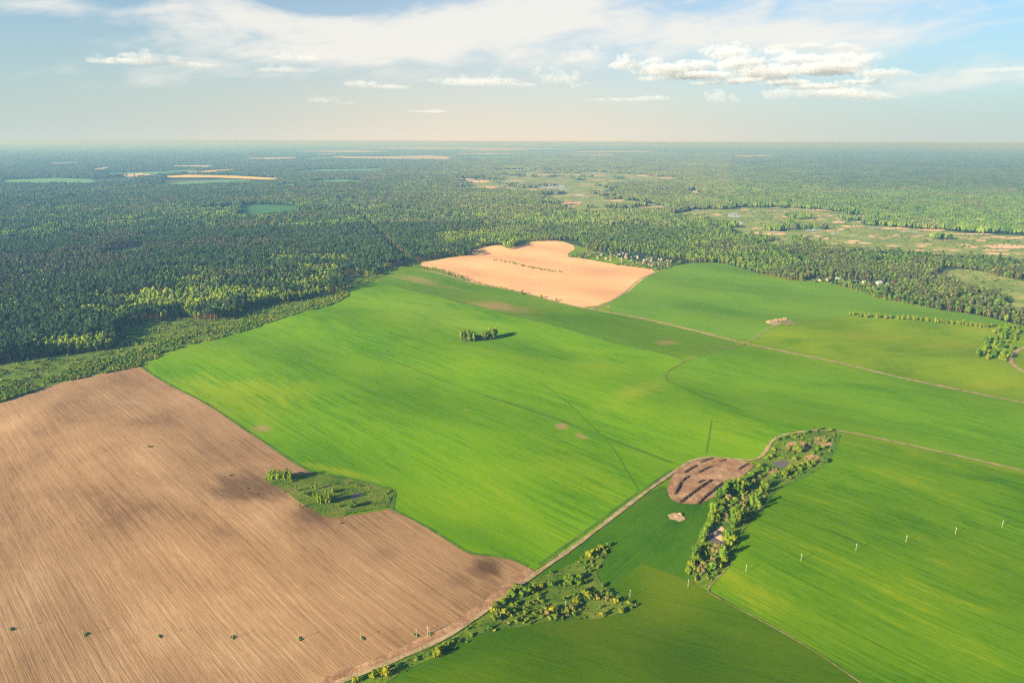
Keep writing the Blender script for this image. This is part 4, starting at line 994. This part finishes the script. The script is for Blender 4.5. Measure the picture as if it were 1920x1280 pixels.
# weeds left standing round the poles in the ploughed field
tufts = [(20, 1177), (158, 1181), (297, 1183), (437, 1185), (561, 1190), (678, 1193), (780, 1190), (805, 1189)]
for i, (px, py) in enumerate(tufts):
    rg = np.random.default_rng(900 + i)
    g = Geo()
    for k in range(7): g.blob((rg.normal() * 0.5, -1.4 + k * 0.55, 0.25), (0.55, 0.6, rg.uniform(0.35, 0.7)), rg, ICO1, 0.35)
    g.leaves((0, 0, 0.4), (0.9, 2.2, 0.6), 70, 0.22, rg)
    x, y = ground(px, py + 3)
    o = make_thing('weed_tuft', (x, y, zed(x, y) + 0.25), f'dark weed tuft round a pole, {["at the frame edge", "second in the row", "third in the row", "fourth in the row", "fifth in the row", "sixth in the row", "beside the braced pole", "under the braced pole"][i]} across the ploughed field', 'weeds', 'weed tufts across the ploughed field', rad(ROW) - math.pi / 2 + 0.0, (1, 1, 1), g.mesh('weed_tuft', [M['bush_green']]))
# odd tufts and stones out on the soil
for (px, py, t, r, lab) in [(279, 839, 'bush_green', 2.2, 'dark green weed clump alone in the upper ploughed field'), (430, 892, 'bush_yellow', 1.8, 'pale dry weed clump near the dark damp soil'), (463, 919, 'bush_brown', 1.3, 'small brown clump on the dark damp soil'), (482, 931, 'bush_brown', 1.0, 'tiny brown clump below the damp soil'), (638, 985, 'bush_brown', 1.2, 'brown brush heap just below the rough patch')]:
    plant_bush(ground(px, py), r, t, lab, None, r * 0.5)

# ------------------------------------------------------------------ heaps
M['heap'] = rough_mat('manure', (0.045, 0.026, 0.018), (0.115, 0.070, 0.045), scale=0.6)
def heap(name, pts, w, h, mat, label, group=None, cat='heap'):
    """an uneven ridge of dumped earth along a line"""
    P = densify(pts, 1.2, False)
    rg = np.random.default_rng(int(abs(P[0, 0] * 13 + P[0, 1] * 7)))
    T = np.gradient(P, axis=0); T /= np.maximum(np.hypot(*T.T), 1e-9)[:, None]; Nn = np.stack([-T[:, 1], T[:, 0]], 1)
    c0 = P.mean(0); z0 = zed(*c0)
    m_ = 9; V = []
    for i, p in enumerate(P):
        e = min(1.0, 0.15 + min(i, len(P) - 1 - i) * 0.5)
        hh = h * e * rg.uniform(0.55, 1.2); ww = w * (0.5 + 0.5 * e) * rg.uniform(0.8, 1.15)
        for j in range(m_):
            u = j / (m_ - 1) * 2 - 1
            q = p + Nn[i] * u * ww / 2
            V.append((q[0] - c0[0], q[1] - c0[1], max(0.0, hh * (1 - abs(u) ** 1.5)) * rg.uniform(0.75, 1.15) + (0.05 if abs(u) < 1 else -0.4) + zed(*q) - z0))
    F = [(i * m_ + j, (i + 1) * m_ + j, (i + 1) * m_ + j + 1, i * m_ + j + 1) for i in range(len(P) - 1) for j in range(m_ - 1)]
    me = bpy.data.meshes.new(name); me.from_pydata(V, [], F); me.materials.append(mat); me.update()
    return make_thing(name, (c0[0], c0[1], z0 + 0.45), label, cat, group, 0, (1, 1, 1), me)
def Z4(*pts): return G([z4(*p) for p in pts])
heaps = [([(330, 668), (400, 610), (470, 550), (548, 490)], 'long dark manure ridge through the middle of the dug ground', 3.2), ([(452, 675), (500, 625), (560, 570), (628, 508)], 'dark manure ridge closest to the tree belt', 3.4), ([(302, 605), (322, 560), (340, 510)], 'short steep manure ridge on the outer curve of the dug ground', 3.2), ([(345, 508), (368, 485), (398, 462)], 'stubby manure heap continuing the outer curve ridge', 3.4), ([(365, 440), (410, 410), (450, 385)], 'manure heap beside the track side of the dug ground', 3.0), ([(455, 440), (500, 415), (552, 390)], 'manure heap in the upper middle of the dug ground', 3.0), ([(470, 365), (520, 348), (560, 335)], 'manure heap at the top edge beneath the track', 2.6), ([(600, 360), (625, 350), (645, 344)], 'small manure heap near the top of the dug ground', 2.6), ([(725, 415), (760, 392), (798, 370)], 'manure heap by the track bend end of the dug ground', 2.8), ([(455, 515), (480, 502), (505, 492)], 'small lumpy heap amid the dug ground', 2.4)]
for pts, lab, w in heaps: heap('manure_heap', Z4(*pts), w * 1.25, 1.7, M['heap'], lab, 'manure heaps on the dug ground')
heap('earth_heap', Z4((300, 765), (325, 755), (348, 742)), 5.0, 1.6, M['straw'], 'pale earth heap on a bare spot in the meadow')
heap('earth_heap', G([(1438, 606), (1455, 602), (1474, 598)]), 9.0, 3.2, M['straw'], 'long pale spoil heap between far wheat and pasture')

# ------------------------------------------------------------------ buildings
M['roofs'] = [plain_mat('roof_grey', (0.30, 0.29, 0.28), 0.7, 0.3, 0.15, 0.5), plain_mat('roof_red', (0.30, 0.13, 0.09), 0.8, 0.2, 0.15, 0.5), plain_mat('roof_pale', (0.34, 0.29, 0.24), 0.7, 0.3, 0.1, 0.5), plain_mat('roof_blue', (0.30, 0.36, 0.42), 0.6, 0.3, 0.1, 0.5)]
M['walls'] = [plain_mat('wall_white', (0.34, 0.28, 0.22), 0.9, 0.1, 0.1, 0.5), plain_mat('wall_wood', (0.34, 0.25, 0.16), 0.9, 0.1, 0.15, 0.5), plain_mat('wall_brick', (0.42, 0.24, 0.17), 0.9, 0.1, 0.15, 0.5)]
M['pane'] = plain_mat('window_glass', (0.05, 0.06, 0.07), 0.15, 0.6, 0.05, 0.5)
def house_meshes(L_, W_, H_, R_, wm, rm):
    w, r, ws = Geo(), Geo(), Geo()
    a, b = L_ / 2, W_ / 2
    v = [(-a, -b, -0.5), (a, -b, -0.5), (a, b, -0.5), (-a, b, -0.5), (-a, -b, H_), (a, -b, H_), (a, b, H_), (-a, b, H_), (-a, 0, H_ + R_), (a, 0, H_ + R_)]
    w.add(v, [(0, 1, 5, 4), (2, 3, 7, 6), (1, 2, 6, 9, 5), (3, 0, 4, 8, 7)])
    o = 0.5; k = R_ / b
    e = H_ - o * k
    top = [(-a - o, -b - o, e), (a + o, -b - o, e), (a + o, 0, H_ + R_), (-a - o, 0, H_ + R_), (-a - o, b + o, e), (a + o, b + o, e)]
    th = 0.18
    vv = [(x, y, z + th) for x, y, z in top] + [(x, y, z + 0.02) for x, y, z in top]
    r.add(vv, [(0, 1, 2, 3), (3, 2, 5, 4), (6, 9, 8, 7), (9, 10, 11, 8), (0, 6, 7, 1), (4, 5, 11, 10), (0, 3, 9, 6), (3, 4, 10, 9), (1, 7, 8, 2), (2, 8, 11, 5)])
    r.box((L_ * 0.2, 0.3, H_ + R_ + 0.3), (0.6, 0.6, 1.2))
    for x in (-L_ * 0.25, L_ * 0.25):
        for y in (-b - 0.02, b + 0.02): ws.box((x, y, H_ * 0.55), (1.2, 0.08, 1.2))
    return w.mesh('wall', [wm]), r.mesh('roof', [rm]), ws.mesh('window', [M['pane']]), w, r
SMALL = []
for i in range(8):
    wm, rm = M['walls'][i % 3], M['roofs'][[2, 0, 2, 1, 2, 3, 0, 2][i]]
    _, _, _, w, r = house_meshes(6.2, 4.6, 2.8, 2.2, wm, rm)
    w.add(np.vstack(r.v), r.f, 1); SMALL.append(w.mesh('garden_house', [wm, rm]))
Pg = G([(1075, 486), (1105, 472), (1180, 476), (1272, 489), (1255, 498), (1236, 504), (1170, 494), (1105, 485)])
pts = fill(Pg, 17, 0.5)
for q in pts[:150]:
    s = random.uniform(0.55, 0.9)
    make_thing('garden_house', (q[0], q[1], zed(*q)), 'tiny pale garden house among shrubs beyond the pale tilled field', 'house', 'garden houses beyond the pale tilled field', random.choice([0.3, 0.3 + math.pi / 2]) + random.gauss(0, 0.1), (s, s, s), random.choice(SMALL))
HM = [house_meshes(11, 8, 3.6, 3.2, M['walls'][i % 3], M['roofs'][[2, 1, 0, 3][i % 4]])[:3] for i in range(4)]
def house(px, py, s, k, label, group=None, rz=None):
    x, y = ground(px, py)
    o = make_thing('village_house', (x, y, zed(x, y) + 0.2), label, 'house', group, random.uniform(0, 3.1) if rz is None else rz, (s, s, s))
    part('wall', HM[k][0], o); part('roof', HM[k][1], o); part('window', HM[k][2], o)
house(1648, 531, 1.15, 3, 'large white house with pale blue roof in the village strip', rz=0.3)
house(1484, 519, 1.3, 0, 'lone pale house at the tree edge of the village strip', rz=0.2)
for (px, py, s) in [(1536, 528, 1.0), (1550, 527, 1.1), (1570, 524, 1.0), (1583, 524, 1.1), (1620, 529, 1.1), (1632, 532, 1.0), (1664, 533, 1.2), (1675, 534, 1.0), (1686, 533, 1.1), (1604, 528, 0.9)]:
    house(px, py, s * 0.75, random.randrange(4), 'small pale village house among the trees above the far wheat', 'village houses above the far wheat')
for (px, py) in [(232, 330.5), (246, 330), (262, 330), (275, 330), (205, 332), (193, 331.5), (212, 331)]:
    x, y = ground(px, py); s = random.uniform(3.5, 6)
    make_thing('farm_shed', (x, y, 0), 'long pale shed far off beside the yellow rapeseed field', 'shed', 'sheds beside the yellow field', 0.15, (s * 1.7, s, s * 0.8), SMALL[2])

# ------------------------------------------------------------------ clouds
def cloud_mat():
    m, n = new_mat('cloud')
    pos = n.add('ShaderNodeNewGeometry').outputs['Position']
    dn = n.add('ShaderNodeAttribute', attribute_name='density').outputs['Fac']
    q = n.noise(pos, 0.0052, 5.0, 0.62)
    k = n.ramp(n.math('ADD', dn, n.math('MULTIPLY', n.math('SUBTRACT', q, 0.5), 1.9)), 0.12, 0.55)
    k = n.math('MULTIPLY', k, n.math('MINIMUM', n.math('MULTIPLY', dn, 6.0), 1.0))
    thin = n.add('ShaderNodeAttribute', attribute_type='OBJECT', attribute_name='thickness').outputs['Fac']
    v = n.add('ShaderNodeVolumePrincipled', inp={'Color': (0.74, 0.755, 0.79, 1), 'Anisotropy': 0.0, 'Density': n.math('MULTIPLY', k, thin)})
    v.inputs['Density Attribute'].default_value = ''
    n.add('ShaderNodeOutputMaterial', inp={'Volume': v.outputs[0]})
    return m
M['cloud'] = cloud_mat()

def noise3(p, seed):
    """cheap smooth 3-d noise from sines, -1..1"""
    rg = np.random.default_rng(seed); s = np.zeros(len(p)); a = 1.0; f = 1.0
    for o in range(4):
        for k in range(3):
            d = rg.normal(size=3); d /= np.linalg.norm(d)
            s += a / 3 * np.sin(p @ d * f + rg.uniform(0, 6.28) + 1.2 * np.sin(p @ np.roll(d, 1) * f * 0.7))
        a *= 0.55; f *= 2.1
    return s

def cloud(label, base_py, cores, thick=0.9, base_alt=1250.0, puff=1.0, n_extra=5, tall=1.5):
    """a heap cloud: cores are (px, py, half width, half height) as seen; it stands at the distance its base height gives"""
    r0 = pix_ray(sum(c[0] for c in cores) / len(cores), base_py)
    el_ = math.asin(r0.z); D = base_alt / math.tan(el_)
    rg = np.random.default_rng(int(cores[0][0]))
    Vs, Fs, n = [], [], 0
    for (px, py, hw, hh) in cores:
        hh *= tall
        u = pix_ray(px, py); hd = math.hypot(u.x, u.y)
        c = Vector((0, 0, EYE)) + u * (D / hd)
        m_ = D / hd / FPX * 1.08
        side = np.array([u.y, -u.x, 0]) / hd; fwd = np.array([u.x, u.y, 0]) / hd
        puffs = [(0.0, 0.0, 0.0, 1.0, 0.8)]
        k = int(n_extra + hw / max(hh, 1) * 4)
        for i in range(k):
            sx = rg.uniform(-1, 1)
            sz = rg.uniform(-0.5, 0.75) * math.sqrt(max(0, 1 - sx * sx * 0.9))
            puffs.append((sx, rg.uniform(-0.8, 0.8), sz, 0, rg.uniform(0.28, 0.58) * puff))
        for j, (sx, sy, sz, ell, rr_) in enumerate(puffs):
            if ell: R3 = np.array([hw * 0.9, hw * 0.6, hh * 0.62]) * m_
            else:
                q = min(hh, hw) * rr_ * m_; R3 = np.array([q * rg.uniform(1, 1.5), q * 1.1, q * rg.uniform(0.7, 1.0)])
            v, f = ICO3
            disp = 1 + 0.22 * noise3(v * 2.6 + rg.uniform(0, 50, 3), int(rg.integers(1e6))) + 0.08 * noise3(v * 7 + rg.uniform(0, 50, 3), int(rg.integers(1e6)))
            w = v * R3 * disp[:, None]
            lowz = -0.45 * hh * m_
            cen = np.array([sx * hw * 0.85 * m_, sy * hw * 0.5 * m_, sz * hh * m_])
            w = w + cen
            w[:, 2] = np.where(w[:, 2] < lowz, lowz + (w[:, 2] - lowz) * 0.25, w[:, 2])    # flat base
            P3 = np.array(c) + w[:, :1] * side + w[:, 1:2] * fwd + w[:, 2:] * np.array([0, 0, 1.0])
            Vs.append(P3); Fs += [[i + n for i in q] for q in f]; n += len(v)
    V = np.vstack(Vs); c0 = V.mean(0)
    me = bpy.data.meshes.new('cloud'); me.from_pydata([tuple(p) for p in V - c0], [], Fs)
    me.materials.append(M['cloud']); me.update()
    o = make_thing('cloud', tuple(c0), label, 'cloud', None, 0, (1, 1, 1), me)
    o['kind'] = 'stuff'
    o['thickness'] = thick * CLOUD_DENSITY * 17000.0 / D
    vox = D / FPX * 1.15
    t = bpy.data.node_groups.new('cloud', 'GeometryNodeTree')
    t.interface.new_socket('Geometry', in_out='INPUT', socket_type='NodeSocketGeometry')
    t.interface.new_socket('Geometry', in_out='OUTPUT', socket_type='NodeSocketGeometry')
    gi, go = t.nodes.new('NodeGroupInput'), t.nodes.new('NodeGroupOutput')
    mv = t.nodes.new('GeometryNodeMeshToVolume')
    mv.resolution_mode = 'VOXEL_SIZE'
    mv.inputs['Voxel Size'].default_value = vox
    mv.inputs['Density'].default_value = 1.0
    mv.inputs['Interior Band Width'].default_value = vox * 5.0
    sm = t.nodes.new('GeometryNodeSetMaterial'); sm.inputs['Material'].default_value = M['cloud']
    t.links.new(gi.outputs[0], mv.inputs['Mesh']); t.links.new(mv.outputs[0], sm.inputs[0]); t.links.new(sm.outputs[0], go.inputs[0])
    md = o.modifiers.new('vapour', 'NODES'); md.node_group = t
    return o
CLOUD_DENSITY = 0.0050
cloud('large bright heaped cloud bank with grey flat base over the right forest', 172, [(1175, 122, 30, 20), (1222, 118, 26, 14), (1250, 132, 60, 18), (1300, 124, 40, 16), (1345, 96, 26, 20), (1368, 104, 36, 22), (1395, 120, 50, 20), (1310, 142, 60, 12), (1260, 146, 40, 9), (1440, 136, 60, 20), (1490, 132, 40, 16), (1455, 98, 30, 12), (1500, 110, 50, 11), (1540, 130, 70, 20), (1580, 108, 34, 10), (1604, 118, 34, 22), (1640, 138, 40, 14), (1680, 136, 30, 8), (1470, 156, 46, 9), (1540, 162, 50, 9), (1395, 152, 50, 9), (1330, 156, 36, 7), (1230, 148, 34, 9), (1615, 154, 44, 8), (1650, 147, 30, 7), (1700, 142, 26, 5)], 0.62, tall=1.0, puff=0.75, n_extra=9)
cloud('row of bright broken puffs above the large bank', 118, [(1465, 88, 26, 8), (1520, 86, 34, 9), (1575, 88, 30, 10), (1600, 94, 24, 7)], 0.5, tall=1.0, puff=0.8)
cloud('long low cloud tucked beneath the large cloud bank', 193, [(1465, 178, 34, 10), (1510, 174, 42, 11), (1570, 176, 60, 11), (1620, 182, 50, 9)], 0.39)
cloud('small lone puff cloud below the large cloud bank', 195, [(1350, 182, 22, 12), (1372, 187, 20, 6)], 0.45)
cloud('thin streak cloud with small bright bumps below the bank', 192, [(1225, 184, 34, 5), (1170, 187, 80, 2.5)], 0.32)
cloud('small double puff cloud beside the large bank', 120, [(1105, 105, 26, 11), (1075, 112, 28, 8)], 0.32)
cloud('rounded pale cloud between grey cloud and large bank', 168, [(1022, 143, 18, 14), (1055, 150, 34, 12), (1075, 160, 26, 7)], 0.32)
cloud('wide flat grey cloud in the middle of the sky', 168, [(900, 154, 80, 9), (930, 144, 16, 8), (850, 150, 60, 6), (960, 160, 50, 6)], 0.22)
cloud('long flat cloud with a bright cap in the left sky', 126, [(265, 112, 44, 11), (235, 116, 60, 7), (315, 113, 26, 9), (350, 122, 50, 6), (175, 107, 10, 5)], 0.38)
cloud('ragged grey cloud scrap high in the left middle', 122, [(550, 108, 40, 7), (590, 104, 14, 6), (625, 107, 12, 5)], 0.27)
cloud('flat grey cloud below the ragged scrap', 138, [(530, 131, 46, 6), (580, 132, 22, 4)], 0.27)
cloud('slim cloud with bright left end in the middle left', 169, [(675, 157, 36, 6), (720, 163, 62, 5)], 0.34)
cloud('little bright cloud low in the left middle', 196, [(606, 189, 26, 6), (640, 193, 26, 3)], 0.36)
cloud('small low cream cloud close over the horizon haze', 216, [(815, 209, 24, 4), (785, 209, 20, 2.5)], 0.29)
cloud('small thin cloud beyond the right end of the bank', 142, [(1825, 138, 14, 5), (1870, 132, 50, 4)], 0.24)

# ------------------------------------------------------------------ air
m, n = new_mat('haze')
pv = n.add('ShaderNodeVolumePrincipled', inp={'Color': (0.115, 0.255, 0.50, 1), 'Absorption Color': (0.66, 0.40, 0.0, 1), 'Density': 1.25e-4, 'Anisotropy': 0.1})
n.add('ShaderNodeOutputMaterial', inp={'Volume': pv.outputs[0]})
g = Geo(); hb = FAR * 1.25
g.box((0, 0, (EYE + 12 - 8) / 2), (2 * hb, 2 * hb, EYE + 12 + 8))
o = bpy.data.objects.new('haze', g.mesh('haze', [m])); COL.objects.link(o); o['kind'] = 'stuff'
